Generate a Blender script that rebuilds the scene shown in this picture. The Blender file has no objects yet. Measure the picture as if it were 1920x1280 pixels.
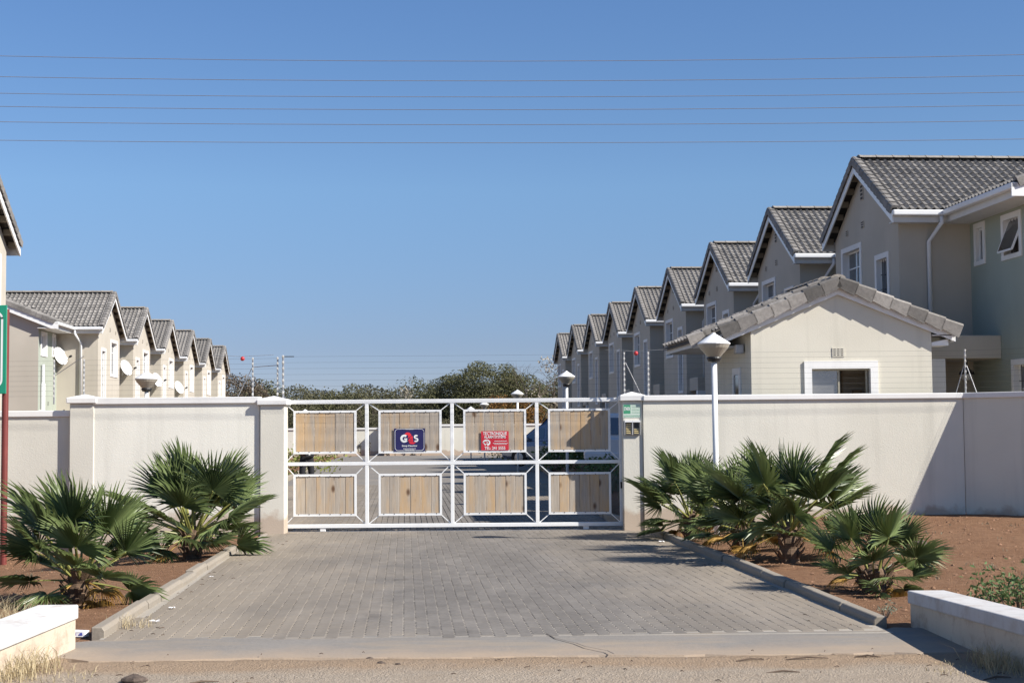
import bpy, bmesh, math, random
from math import sin, cos, pi, radians, atan, atan2, sqrt, exp
from mathutils import Vector, Matrix, Euler, noise

random.seed(7)
S = bpy.context.scene
COL = S.collection

# ------------------------------------------------------------------ camera
cam_d = bpy.data.cameras.new("camera")
cam = bpy.data.objects.new("camera", cam_d)
COL.objects.link(cam)
S.camera = cam
cam_d.sensor_width = 36.0
cam_d.lens = 52.5
cam_d.clip_start = 0.1
cam_d.clip_end = 6000
PITCH, ROLL = atan(166 / 2800.0), 0.0083
_fw = Vector((0, cos(PITCH), sin(PITCH)))
_r0 = Vector((1, 0, 0))
_u0 = _r0.cross(_fw)
_r = _r0 * cos(ROLL) - _u0 * sin(ROLL)
_u = _u0 * cos(ROLL) + _r0 * sin(ROLL)
cam.matrix_world = Matrix(((_r.x, _u.x, -_fw.x, 0), (_r.y, _u.y, -_fw.y, 0), (_r.z, _u.z, -_fw.z, 1.6), (0, 0, 0, 1)))

# ------------------------------------------------------------------ sky, sun, exposure
SUN_EL, SUN_PHI = radians(38), radians(25)      # sun to the right, a little behind the camera
W = bpy.data.worlds.new("World")
S.world = W
W.use_nodes = True
nt = W.node_tree
nt.nodes.clear()
o_ = nt.nodes.new("ShaderNodeOutputWorld")
bg = nt.nodes.new("ShaderNodeBackground")
sky = nt.nodes.new("ShaderNodeTexSky")
sky.sky_type = 'NISHITA'
sky.sun_disc = False
sky.sun_elevation = SUN_EL
sky.sun_rotation = radians(90) + SUN_PHI
sky.altitude = 1000
sky.air_density = 1.0
sky.dust_density = 0.0
sky.ozone_density = 6.0
bg.inputs["Strength"].default_value = 0.081
# dry-season dust dims the air near the horizon, all the way round
tcw = nt.nodes.new("ShaderNodeTexCoord")
spw = nt.nodes.new("ShaderNodeSeparateXYZ")
rpw = nt.nodes.new("ShaderNodeValToRGB")
mxw = nt.nodes.new("ShaderNodeMix")
mxw.data_type = 'RGBA'
mxw.blend_type = 'MULTIPLY'
mxw.inputs[0].default_value = 1
for e_, (p_, c_) in zip([rpw.color_ramp.elements[0], rpw.color_ramp.elements[1]] + [rpw.color_ramp.elements.new(0.5) for _ in range(3)],
                        ((0.0, (0.56, 0.54, 0.70)), (1.0, (0.88, 0.94, 1.0)), (0.056, (0.61, 0.565, 0.665)), (0.160, (0.91, 0.91, 0.91)), (0.28, (0.88, 0.94, 1.0)))):
    e_.position = p_
    e_.color = (*c_, 1)
nt.links.new(tcw.outputs["Generated"], spw.inputs[0])
nt.links.new(spw.outputs[2], rpw.inputs[0])
nt.links.new(sky.outputs[0], mxw.inputs[6])
nt.links.new(rpw.outputs[0], mxw.inputs[7])
nt.links.new(mxw.outputs[2], bg.inputs[0])
nt.links.new(bg.outputs[0], o_.inputs[0])

sl = bpy.data.lights.new("sun", 'SUN')
sl.energy = 5.0
sl.angle = radians(0.53)
sl.color = (1.0, 0.95, 0.87)
sun = bpy.data.objects.new("sun", sl)
COL.objects.link(sun)
SUN = Vector((cos(SUN_PHI) * cos(SUN_EL), -sin(SUN_PHI) * cos(SUN_EL), sin(SUN_EL)))
sun.rotation_euler = SUN.to_track_quat('Z', 'Y').to_euler()
sun.location = SUN * 60

S.view_settings.view_transform = 'Standard'
S.view_settings.look = 'None'
S.view_settings.gamma = 1
S.view_settings.exposure = 0.7
S.view_settings.use_curve_mapping = False
S.render.engine = 'CYCLES'
S.render.resolution_x, S.render.resolution_y = 1024, 682

# ------------------------------------------------------------------ helpers
class MB:
    def __init__(s):
        s.v, s.f, s.m = [], [], []

    def add(s, vs, fs, mi=0):
        o = len(s.v)
        s.v += [tuple(v) for v in vs]
        s.f += [tuple(i + o for i in f) for f in fs]
        s.m += [mi] * len(fs)

    def box(s, x0, x1, y0, y1, z0, z1, mi=0, M=None):
        vs = [Vector((x, y, z)) for z in (z0, z1) for y in (y0, y1) for x in (x0, x1)]
        if M is not None:
            vs = [M @ v for v in vs]
        s.add(vs, [(0, 2, 3, 1), (4, 5, 7, 6), (0, 1, 5, 4), (2, 6, 7, 3), (0, 4, 6, 2), (1, 3, 7, 5)], mi)

    def bar(s, a, b, w, h, up=(0, 0, 1), mi=0):
        a, b = Vector(a), Vector(b)
        d = (b - a)
        L = d.length
        d.normalize()
        up = Vector(up)
        if abs(d.dot(up)) > 0.98:
            up = Vector((0, 1, 0))
        x = up.cross(d).normalized()
        z = d.cross(x).normalized()
        M = Matrix(((x.x, d.x, z.x, a.x), (x.y, d.y, z.y, a.y), (x.z, d.z, z.z, a.z), (0, 0, 0, 1)))
        s.box(-w / 2, w / 2, 0, L, -h / 2, h / 2, mi, M)

    def tube(s, pts, r, n=6, mi=0, caps=True):
        pts = [Vector(p) for p in pts]
        if not isinstance(r, (list, tuple)):
            r = [r] * len(pts)
        rings = []
        ref = Vector((0.31, 0.17, 0.93))
        for i, p in enumerate(pts):
            d = (pts[min(i + 1, len(pts) - 1)] - pts[max(i - 1, 0)]).normalized()
            q = ref if abs(d.dot(ref)) < 0.95 else Vector((1, 0, 0))
            x = d.cross(q).normalized()
            y = d.cross(x)
            rings.append([p + (x * cos(2 * pi * k / n) + y * sin(2 * pi * k / n)) * r[i] for k in range(n)])
        vs = [v for g in rings for v in g]
        fs = []
        for i in range(len(pts) - 1):
            for k in range(n):
                a, b = i * n + k, i * n + (k + 1) % n
                fs.append((a, b, b + n, a + n))
        if caps:
            fs.append(tuple(range(n - 1, -1, -1)))
            fs.append(tuple(range((len(pts) - 1) * n, len(pts) * n)))
        s.add(vs, fs, mi)

    def lathe(s, prof, n=20, mi=0, c=(0, 0, 0)):
        vs, fs = [], []
        for (r, z) in prof:
            for k in range(n):
                a = 2 * pi * k / n
                vs.append((c[0] + r * cos(a), c[1] + r * sin(a), c[2] + z))
        for i in range(len(prof) - 1):
            for k in range(n):
                a, b = i * n + k, i * n + (k + 1) % n
                fs.append((a, b, b + n, a + n))
        s.add(vs, fs, mi)

    def prism(s, poly, y0, y1, mi=0):          # polygon in x,z extruded in y
        n = len(poly)
        vs = [(x, y0, z) for x, z in poly] + [(x, y1, z) for x, z in poly]
        fs = [tuple(range(n)), tuple(range(2 * n - 1, n - 1, -1))]
        fs += [(i, i + n, (i + 1) % n + n, (i + 1) % n) for i in range(n)]
        s.add(vs, fs, mi)

    def sphere(s, c, r, n=10, m=6, mi=0):
        prof = [(max(r * sin(pi * i / m), 1e-4), -r * cos(pi * i / m)) for i in range(m + 1)]
        s.lathe(prof, n, mi, c)

    def mesh(s, name, mats, flip=1, smooth=False, recalc=True):
        me = bpy.data.meshes.new(name)
        vs = s.v if flip == 1 else [(-x, y, z) for x, y, z in s.v]
        me.from_pydata(vs, [], s.f)
        for m in (mats if isinstance(mats, (list, tuple)) else [mats]):
            me.materials.append(m)
        me.polygons.foreach_set("material_index", s.m)
        if recalc:
            bm = bmesh.new()
            bm.from_mesh(me)
            bmesh.ops.recalc_face_normals(bm, faces=bm.faces)
            bm.to_mesh(me)
            bm.free()
        if smooth:
            me.polygons.foreach_set("use_smooth", [True] * len(me.polygons))
        me.update()
        return me

    def build(s, name, mats, parent=None, flip=1, smooth=False, bev=0, seg=1, recalc=True):
        o = link(name, s.mesh(name, mats, flip, smooth, recalc), parent)
        if bev:
            b = o.modifiers.new("bevel", 'BEVEL')
            b.width = bev
            b.segments = seg
            b.limit_method = 'ANGLE'
            b.angle_limit = radians(40)
        return o


def link(name, data, parent=None):
    o = bpy.data.objects.new(name, data)
    COL.objects.link(o)
    if parent is not None:
        o.parent = parent
    return o


def tag(o, label=None, cat=None, group=None, kind=None):
    if label: o["label"] = label
    if cat: o["category"] = cat
    if group: o["group"] = group
    if kind: o["kind"] = kind
    return o


def empty(name, loc=(0, 0, 0), rz=0, label=None, cat=None, group=None):
    o = link(name, None)
    o.location = loc
    o.rotation_euler = (0, 0, rz)
    o.empty_display_size = 0.2
    return tag(o, label, cat, group)


def copy_tree(o, parent=None):
    c = o.copy()
    COL.objects.link(c)
    if parent is not None:
        c.parent = parent
    for ch in list(o.children):
        copy_tree(ch, c)
    return c


def axes(x, y, z, loc):
    return Matrix(((x[0], y[0], z[0], loc[0]), (x[1], y[1], z[1], loc[1]), (x[2], y[2], z[2], loc[2]), (0, 0, 0, 1)))


def sstep(a, b, x):
    t = min(1, max(0, (x - a) / (b - a)))
    return t * t * (3 - 2 * t)


def lerp_line(pts, y):
    if y <= pts[0][1]:
        a, b = pts[0], pts[1]
    elif y >= pts[-1][1]:
        a, b = pts[-2], pts[-1]
    else:
        for a, b in zip(pts, pts[1:]):
            if a[1] <= y <= b[1]:
                break
    t = (y - a[1]) / (b[1] - a[1])
    return a[0] + (b[0] - a[0]) * t

# ------------------------------------------------------------------ materials
def mat(name):
    m = bpy.data.materials.new(name)
    m.use_nodes = True
    return m, m.node_tree, m.node_tree.nodes["Principled BSDF"]


def N(nt, typ, **kw):
    n = nt.nodes.new(typ)
    for k, v in kw.items():
        if k in n.inputs:
            n.inputs[k].default_value = v
        else:
            setattr(n, k, v)
    return n


def ramp(nt, fac, stops):
    n = nt.nodes.new("ShaderNodeValToRGB")
    cr = n.color_ramp
    while len(cr.elements) < len(stops):
        cr.elements.new(0.5)
    for e, (p, c) in zip(cr.elements, stops):
        e.position = p
        e.color = (*c, 1) if len(c) == 3 else c
    nt.links.new(fac, n.inputs[0])
    return n.outputs[0]


def mixc(nt, a, b, fac, mode='MIX'):
    n = nt.nodes.new("ShaderNodeMix")
    n.data_type = 'RGBA'
    n.blend_type = mode
    for sock, v in ((n.inputs[6], a), (n.inputs[7], b)):
        if isinstance(v, (tuple, list)):
            sock.default_value = (*v[:3], 1)
        else:
            nt.links.new(v, sock)
    if isinstance(fac, (int, float)):
        n.inputs[0].default_value = fac
    else:
        nt.links.new(fac, n.inputs[0])
    return n.outputs[2]


def coords(nt, kind="Object", scale=(1, 1, 1), loc=(0, 0, 0)):
    if kind == "World":
        src = N(nt, "ShaderNodeNewGeometry").outputs["Position"]
    else:
        src = N(nt, "ShaderNodeTexCoord").outputs[kind]
    mp = N(nt, "ShaderNodeMapping")
    mp.inputs["Scale"].default_value = scale
    mp.inputs["Location"].default_value = loc
    nt.links.new(src, mp.inputs[0])
    return mp.outputs[0]


def nz(nt, vec, scale, detail=4, rough=0.55):
    n = N(nt, "ShaderNodeTexNoise")
    n.inputs["Scale"].default_value = scale
    n.inputs["Detail"].default_value = detail
    n.inputs["Roughness"].default_value = rough
    nt.links.new(vec, n.inputs["Vector"])
    return n.outputs[0]


def bump(nt, bs, h, strength=0.3, dist=0.01):
    b = N(nt, "ShaderNodeBump")
    b.inputs["Strength"].default_value = strength
    b.inputs["Distance"].default_value = dist
    nt.links.new(h, b.inputs["Height"])
    nt.links.new(b.outputs[0], bs.inputs["Normal"])


def plaster(name, col, var=0.05, bstr=0.35, stain=0.25, dust=(0.36, 0.24, 0.16), damt=0.6, patch=0.0):
    m, t, b = mat(name)
    w = coords(t, "World")
    n1 = nz(t, w, 0.9, 5)
    c = ramp(t, n1, [(0.3, tuple(x * (1 - var) for x in col)), (0.7, tuple(min(1, x * (1 + var)) for x in col))])
    # vertical rain streaks
    n2 = nz(t, coords(t, "World", (2.6, 2.6, 0.16)), 1.6, 4, 0.6)
    st = ramp(t, n2, [(0.52, (0, 0, 0)), (0.75, (1, 1, 1))])
    mm = N(t, "ShaderNodeMath", operation='MULTIPLY')
    t.links.new(st, mm.inputs[0])
    mm.inputs[1].default_value = stain
    c = mixc(t, c, tuple(x * 0.74 for x in col), mm.outputs[0])
    if patch:
        pf = ramp(t, nz(t, w, 5.5, 6, 0.7), [(0.50, (0, 0, 0)), (0.68, (patch, patch, patch))])
        c = mixc(t, c, (0.30, 0.20, 0.14), pf)
    bl = ramp(t, nz(t, w, 0.45, 3), [(0.35, (0.93, 0.925, 0.91)), (0.65, (1, 1, 1))])
    c = mixc(t, c, bl, 0.9, 'MULTIPLY')
    # reddish soil splashed on the lowest half metre
    sp = N(t, "ShaderNodeSeparateXYZ")
    t.links.new(N(t, "ShaderNodeNewGeometry").outputs["Position"], sp.inputs[0])
    n3 = nz(t, w, 3.0, 5)
    ad = N(t, "ShaderNodeMath", operation='MULTIPLY_ADD')
    t.links.new(n3, ad.inputs[0])
    ad.inputs[1].default_value = -0.55
    t.links.new(sp.outputs[2], ad.inputs[2])
    du = ramp(t, ad.outputs[0], [(0.0, (damt, damt, damt)), (0.10, (0, 0, 0))])
    c = mixc(t, c, dust, du)
    t.links.new(c, b.inputs["Base Color"])
    b.inputs["Roughness"].default_value = 0.88
    b.inputs["Specular IOR Level"].default_value = 0.25
    h = nz(t, w, 48, 4, 0.7)
    bump(t, b, h, bstr * 0.8, 0.008)
    return m


def simple(name, col, rough=0.5, metal=0.0, var=0.08, scale=6.0, bstr=0.0, spec=0.5):
    m, t, b = mat(name)
    n1 = nz(t, coords(t, "World"), scale, 4)
    c = ramp(t, n1, [(0.3, tuple(x * (1 - var) for x in col)), (0.7, tuple(min(1, x * (1 + var)) for x in col))])
    t.links.new(c, b.inputs["Base Color"])
    b.inputs["Roughness"].default_value = rough
    b.inputs["Metallic"].default_value = metal
    b.inputs["Specular IOR Level"].default_value = spec
    if bstr:
        bump(t, b, nz(t, coords(t, "World"), scale * 6, 3), bstr, 0.01)
    return m


M_wall = plaster("wall_plaster", (0.70, 0.675, 0.588), 0.03, 0.5, 0.42)
M_wallcream = plaster("cream_wall_plaster", (0.775, 0.755, 0.675), 0.03, 0.5, 0.38)
M_wallgrey = plaster("grey_plaster", (0.66, 0.632, 0.555), 0.04, 0.5, 0.3)
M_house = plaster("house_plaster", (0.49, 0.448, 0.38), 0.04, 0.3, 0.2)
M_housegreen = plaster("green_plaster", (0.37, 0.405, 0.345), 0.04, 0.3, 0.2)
M_guard = plaster("guard_plaster", (0.65, 0.615, 0.52), 0.03, 0.45, 0.42)
M_white = plaster("white_trim", (0.80, 0.79, 0.77), 0.03, 0.2, 0.25)
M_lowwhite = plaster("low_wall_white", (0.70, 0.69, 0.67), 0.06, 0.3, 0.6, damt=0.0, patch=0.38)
M_lowbody = plaster("low_wall_plaster", (0.66, 0.60, 0.49), 0.06, 0.4, 0.55, damt=0.3, patch=0.6)
M_paint = simple("white_metal_paint", (0.80, 0.80, 0.79), 0.35, 0, 0.04, 9)
M_gutter = simple("gutter_paint", (0.72, 0.73, 0.74), 0.4, 0, 0.04, 3)
M_fascia = simple("fascia_paint", (0.62, 0.62, 0.61), 0.6, 0, 0.05, 3)
M_soffit = simple("soffit_timber", (0.20, 0.165, 0.12), 0.8, 0, 0.2, 4)
M_under = simple("roof_underlay", (0.06, 0.055, 0.05), 0.9)
M_black = simple("black_plastic", (0.02, 0.02, 0.022), 0.45)
M_darksteel = simple("dark_steel", (0.10, 0.10, 0.11), 0.5, 0.6)
M_steel = simple("galvanised_steel", (0.42, 0.42, 0.43), 0.45, 0.7)
M_insul = simple("insulator_ceramic", (0.62, 0.61, 0.58), 0.3)
M_red = simple("red_plastic", (0.50, 0.03, 0.035), 0.4)
M_redpole = simple("red_brown_pole", (0.17, 0.035, 0.028), 0.55, 0, 0.15, 5)
M_green = simple("sign_green", (0.015, 0.27, 0.16), 0.45, 0, 0.04)
M_livewire = simple("live_wire", (0.07, 0.07, 0.07), 0.6)
M_signwhite = simple("sign_white", (0.78, 0.79, 0.77), 0.45, 0, 0.02)
M_signblue = simple("sign_navy", (0.020, 0.018, 0.095), 0.4, 0, 0.05)
M_signred = simple("sign_red", (0.55, 0.022, 0.04), 0.4, 0, 0.06)
M_logored = simple("logo_red", (0.72, 0.03, 0.045), 0.4, 0, 0.02)
M_signgreen = simple("fence_sign_green", (0.05, 0.28, 0.15), 0.5, 0, 0.05)
M_signpale = simple("fence_sign_pale", (0.58, 0.66, 0.58), 0.5, 0, 0.03)
M_button = simple("button_cream", (0.62, 0.50, 0.24), 0.5)
M_keypad = simple("keypad_grey", (0.16, 0.15, 0.14), 0.5, 0.2)
M_trunk = simple("palm_trunk", (0.12, 0.075, 0.045), 0.9, 0, 0.4, 14, 0.6)
M_bark = simple("bark", (0.11, 0.085, 0.065), 0.9, 0, 0.3, 8)
M_tyre = simple("tyre_rubber", (0.015, 0.015, 0.015), 0.8)
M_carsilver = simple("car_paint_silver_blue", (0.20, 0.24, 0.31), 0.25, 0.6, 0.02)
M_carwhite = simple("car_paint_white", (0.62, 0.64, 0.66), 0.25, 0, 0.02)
M_carblue = simple("car_paint_blue", (0.05, 0.08, 0.16), 0.25, 0.4, 0.02)
M_tail = simple("tail_light_red", (0.40, 0.012, 0.012), 0.2)
M_head = simple("head_light_clear", (0.6, 0.62, 0.63), 0.1)
M_cloth = simple("black_cloth", (0.012, 0.012, 0.016), 0.85)
M_skin = simple("dark_skin", (0.09, 0.045, 0.028), 0.55)
M_hair = simple("black_hair", (0.01, 0.009, 0.008), 0.8)
M_door = simple("red_brown_door", (0.16, 0.055, 0.035), 0.5, 0, 0.2)
M_paper = simple("waste_paper", (0.75, 0.73, 0.72), 0.7)
M_paperblue = simple("print_blue", (0.08, 0.10, 0.42), 0.6)
M_stick = simple("dry_stick", (0.12, 0.085, 0.06), 0.9)
M_curtain = simple("net_curtain", (0.62, 0.62, 0.62), 0.9, 0, 0.06, 4)
M_wire = simple("wire_aluminium", (0.20, 0.185, 0.185), 0.6, 0.0)
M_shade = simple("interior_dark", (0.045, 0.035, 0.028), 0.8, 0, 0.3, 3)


def glass_mat(name, col, rough=0.05):
    m, t, b = mat(name)
    n1 = nz(t, coords(t, "World"), 1.3, 3)
    c = ramp(t, n1, [(0.35, tuple(x * 0.7 for x in col)), (0.65, tuple(x * 1.25 for x in col))])
    t.links.new(c, b.inputs["Base Color"])
    b.inputs["Roughness"].default_value = rough
    b.inputs["Specular IOR Level"].default_value = 1.0
    b.inputs["IOR"].default_value = 2.1
    return m


M_glass = glass_mat("window_glass", (0.04, 0.05, 0.06))
M_cardglass = glass_mat("car_glass", (0.012, 0.014, 0.016))

# lamp diffuser: frosted beige plastic
m, t, b = mat("lamp_diffuser")
b.inputs["Base Color"].default_value = (0.50, 0.46, 0.38, 1)
b.inputs["Roughness"].default_value = 0.35
b.inputs["Transmission Weight"].default_value = 0.25
M_diff = m


def tile_mat(name, base, var=0.35):
    m, t, b = mat(name)
    oi = N(t, "ShaderNodeObjectInfo")
    w = coords(t, "World")
    n1 = nz(t, w, 2.2, 5, 0.6)
    n2 = nz(t, w, 17, 4, 0.6)
    c1 = ramp(t, n1, [(0.3, tuple(x * 0.78 for x in base)), (0.7, tuple(x * 1.22 for x in base))])
    c2 = ramp(t, n2, [(0.35, tuple(x * 0.6 for x in base)), (0.65, tuple(x * 1.35 for x in base))])
    c = mixc(t, c1, c2, 0.4)
    hv = N(t, "ShaderNodeMapRange")
    t.links.new(oi.outputs["Random"], hv.inputs[0])
    hv.inputs[3].default_value = 1 - var
    hv.inputs[4].default_value = 1 + var
    hs = N(t, "ShaderNodeHueSaturation")
    t.links.new(hv.outputs[0], hs.inputs["Value"])
    t.links.new(c, hs.inputs["Color"])
    t.links.new(hs.outputs[0], b.inputs["Base Color"])
    b.inputs["Roughness"].default_value = 0.75
    bump(t, b, n2, 0.4, 0.01)
    return m


M_tile = tile_mat("roof_tile", (0.20, 0.187, 0.173), 0.22)
M_gtile = tile_mat("weathered_roof_tile", (0.215, 0.198, 0.180), 0.6)
M_ridge = tile_mat("ridge_tile", (0.24, 0.215, 0.185), 0.12)


def wood_mat():
    m, t, b = mat("weathered_plank")
    oi = N(t, "ShaderNodeObjectInfo")
    off = N(t, "ShaderNodeVectorMath", operation='SCALE')
    cmb = N(t, "ShaderNodeCombineXYZ")
    for k in range(3):
        t.links.new(oi.outputs["Random"], cmb.inputs[k])
    t.links.new(cmb.outputs[0], off.inputs[0])
    off.inputs["Scale"].default_value = 57.0
    add = N(t, "ShaderNodeVectorMath", operation='ADD')
    t.links.new(N(t, "ShaderNodeTexCoord").outputs["Object"], add.inputs[0])
    t.links.new(off.outputs[0], add.inputs[1])
    def mp(sc):
        q = N(t, "ShaderNodeMapping")
        q.inputs["Scale"].default_value = sc
        t.links.new(add.outputs[0], q.inputs[0])
        return q.outputs[0]
    grain = nz(t, mp((30, 30, 1.6)), 2.4, 6, 0.65)
    broad = nz(t, mp((7, 7, 1.1)), 1.5, 4, 0.6)
    yellow = nz(t, mp((9, 9, 1.3)), 1.1, 5, 0.6)
    g = ramp(t, grain, [(0.3, (0.27, 0.22, 0.172)), (0.7, (0.50, 0.43, 0.345))])
    g2 = ramp(t, broad, [(0.3, (0.31, 0.265, 0.225)), (0.7, (0.50, 0.435, 0.355))])
    c = mixc(t, g, g2, 0.5)
    ysel = N(t, "ShaderNodeMath", operation='MULTIPLY_ADD')
    t.links.new(oi.outputs["Random"], ysel.inputs[0])
    ysel.inputs[1].default_value = 0.24
    t.links.new(yellow, ysel.inputs[2])
    yf = ramp(t, ysel.outputs[0], [(0.52, (0, 0, 0)), (0.82, (0.7, 0.7, 0.7))])
    c = mixc(t, c, (0.55, 0.345, 0.155), yf)
    # a few knots
    vo = N(t, "ShaderNodeTexVoronoi")
    vo.inputs["Scale"].default_value = 1.0
    t.links.new(mp((4.6, 4.6, 2.6)), vo.inputs["Vector"])
    kf = ramp(t, vo.outputs["Distance"], [(0.08, (0.9, 0.9, 0.9)), (0.20, (0, 0, 0))])
    c = mixc(t, c, (0.10, 0.045, 0.018), kf)
    t.links.new(c, b.inputs["Base Color"])
    b.inputs["Roughness"].default_value = 0.8
    bump(t, b, grain, 0.3, 0.004)
    return m


M_wood = wood_mat()


def paver_mat():
    m, t, b = mat("paver_concrete")
    w = coords(t, "World")
    gi = N(t, "ShaderNodeNewGeometry")
    island = gi.outputs["Random Per Island"]
    oi = N(t, "ShaderNodeObjectInfo")
    sm = N(t, "ShaderNodeMath", operation='ADD')
    t.links.new(island, sm.inputs[0])
    t.links.new(oi.outputs["Random"], sm.inputs[1])
    fr = N(t, "ShaderNodeMath", operation='FRACT')
    t.links.new(sm.outputs[0], fr.inputs[0])
    c = ramp(t, fr.outputs[0], [(0.0, (0.153, 0.137, 0.120)), (0.5, (0.172, 0.155, 0.137)), (1.0, (0.200, 0.180, 0.158))])
    n1 = nz(t, w, 26, 4, 0.7)
    c = mixc(t, c, ramp(t, n1, [(0.3, (0.103, 0.091, 0.079)), (0.7, (0.242, 0.217, 0.19))]), 0.35)
    # wind-blown sand lying on both sides of the lane, thickest near the kerbs
    sp = N(t, "ShaderNodeSeparateXYZ")
    t.links.new(gi.outputs["Position"], sp.inputs[0])
    lane = N(t, "ShaderNodeMath", operation='MULTIPLY_ADD')        # distance across the lane
    t.links.new(sp.outputs[1], lane.inputs[0])
    lane.inputs[1].default_value = 0.072
    t.links.new(sp.outputs[0], lane.inputs[2])
    ce = N(t, "ShaderNodeMath", operation='SUBTRACT')
    t.links.new(lane.outputs[0], ce.inputs[0])
    ce.inputs[1].default_value = 0.95
    ab = N(t, "ShaderNodeMath", operation='ABSOLUTE')
    t.links.new(ce.outputs[0], ab.inputs[0])
    n2 = nz(t, w, 0.8, 5, 0.6)
    ad = N(t, "ShaderNodeMath", operation='MULTIPLY_ADD')
    t.links.new(n2, ad.inputs[0])
    ad.inputs[1].default_value = 2.6
    t.links.new(ab.outputs[0], ad.inputs[2])
    df = ramp(t, ad.outputs[0], [(0.0, (0, 0, 0)), (1.0, (0, 0, 0))])
    mr = N(t, "ShaderNodeMapRange")
    t.links.new(ad.outputs[0], mr.inputs[0])
    mr.inputs[1].default_value = 2.0
    mr.inputs[2].default_value = 4.0
    mr.inputs[4].default_value = 0.8
    c = mixc(t, c, (0.29, 0.24, 0.182), mr.outputs[0])
    st = ramp(t, nz(t, coords(t, "World", (1.5, 0.28, 1)), 1.1, 5, 0.6), [(0.42, (0.80, 0.80, 0.80)), (0.62, (1.06, 1.06, 1.06))])
    c = mixc(t, c, st, 0.85, 'MULTIPLY')
    spots = ramp(t, nz(t, w, 1.9, 4, 0.5), [(0.66, (1, 1, 1)), (0.74, (0.72, 0.71, 0.70))])
    c = mixc(t, c, spots, 0.8, 'MULTIPLY')
    t.links.new(c, b.inputs["Base Color"])
    b.inputs["Roughness"].default_value = 0.85
    bump(t, b, n1, 0.25, 0.006)
    return m


M_paver = paver_mat()


def ground_mat():
    m, t, b = mat("soil")
    w = coords(t, "World")
    sp = N(t, "ShaderNodeSeparateXYZ")
    t.links.new(N(t, "ShaderNodeNewGeometry").outputs["Position"], sp.inputs[0])
    n1 = nz(t, w, 1.1, 6, 0.6)
    n2 = nz(t, w, 9, 5, 0.65)
    n3 = nz(t, w, 60, 3, 0.7)
    red = ramp(t, n1, [(0.3, (0.205, 0.104, 0.056)), (0.7, (0.275, 0.155, 0.090))])
    red = mixc(t, red, ramp(t, n2, [(0.35, (0.145, 0.075, 0.042)), (0.7, (0.32, 0.195, 0.118))]), 0.45)
    pale = ramp(t, n1, [(0.3, (0.34, 0.262, 0.188)), (0.7, (0.45, 0.37, 0.285))])
    pale = mixc(t, pale, ramp(t, n3, [(0.3, (0.20, 0.16, 0.12)), (0.7, (0.52, 0.455, 0.38))]), 0.45)
    tan = N(t, "ShaderNodeMapRange")
    adt = N(t, "ShaderNodeMath", operation='MULTIPLY_ADD')
    t.links.new(n1, adt.inputs[0])
    adt.inputs[1].default_value = 1.6
    t.links.new(sp.outputs[1], adt.inputs[2])
    t.links.new(adt.outputs[0], tan.inputs[0])
    tan.inputs[1].default_value = 10.75
    tan.inputs[2].default_value = 11.15
    tan.inputs[4].default_value = 0.75
    pale = mixc(t, pale, (0.34, 0.235, 0.15), tan.outputs[0])
    # road side in front of the apron is pale gravelly sand; the planting beds are red soil
    ad = N(t, "ShaderNodeMath", operation='MULTIPLY_ADD')
    t.links.new(n1, ad.inputs[0])
    ad.inputs[1].default_value = 1.4
    t.links.new(sp.outputs[1], ad.inputs[2])
    mr = N(t, "ShaderNodeMapRange")
    t.links.new(ad.outputs[0], mr.inputs[0])
    mr.inputs[1].default_value = 11.6
    mr.inputs[2].default_value = 12.3
    c = mixc(t, pale, red, mr.outputs[0])
    # far from the lane: dry bushveld
    mr2 = N(t, "ShaderNodeMapRange")
    t.links.new(sp.outputs[1], mr2.inputs[0])
    mr2.inputs[1].default_value = 95
    mr2.inputs[2].default_value = 130
    c = mixc(t, c, (0.17, 0.14, 0.08), mr2.outputs[0])
    t.links.new(c, b.inputs["Base Color"])
    b.inputs["Roughness"].default_value = 0.95
    b.inputs["Specular IOR Level"].default_value = 0.15
    hm = N(t, "ShaderNodeMath", operation='ADD')
    t.links.new(n2, hm.inputs[0])
    t.links.new(n3, hm.inputs[1])
    bump(t, b, hm.outputs[0], 0.9, 0.03)
    return m


M_soil = ground_mat()


def concrete_mat(name, base, sand=0.5, edge=None):
    m, t, b = mat(name)
    w = coords(t, "World")
    n1 = nz(t, w, 0.9, 6, 0.6)
    n2 = nz(t, w, 40, 3, 0.7)
    c = ramp(t, n1, [(0.3, tuple(x * 0.85 for x in base)), (0.7, tuple(x * 1.12 for x in base))])
    c = mixc(t, c, ramp(t, n2, [(0.3, tuple(x * 0.7 for x in base)), (0.7, tuple(x * 1.3 for x in base))]), 0.35)
    n4 = nz(t, coords(t, "World", (0.6, 2.2, 1)), 1.4, 5, 0.6)
    sf = ramp(t, n4, [(0.46, (0, 0, 0)), (0.68, (sand, sand, sand))])
    c = mixc(t, c, (0.30, 0.24, 0.175), sf)
    if edge:                                   # roadside sand drifted over the front edge
        sp = N(t, "ShaderNodeSeparateXYZ")
        t.links.new(N(t, "ShaderNodeNewGeometry").outputs["Position"], sp.inputs[0])
        ad = N(t, "ShaderNodeMath", operation='MULTIPLY_ADD')
        t.links.new(nz(t, w, 2.2, 6, 0.65), ad.inputs[0])
        ad.inputs[1].default_value = 1.0
        t.links.new(sp.outputs[1], ad.inputs[2])
        mr = N(t, "ShaderNodeMapRange")
        t.links.new(ad.outputs[0], mr.inputs[0])
        mr.inputs[1].default_value = edge[0] + 0.5
        mr.inputs[2].default_value = edge[1] + 0.5
        mr.inputs[3].default_value = 0.9
        mr.inputs[4].default_value = 0.0
        c = mixc(t, c, (0.36, 0.27, 0.19), mr.outputs[0])
    t.links.new(c, b.inputs["Base Color"])
    b.inputs["Roughness"].default_value = 0.85
    bump(t, b, n2, 0.35, 0.008)
    return m


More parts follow.
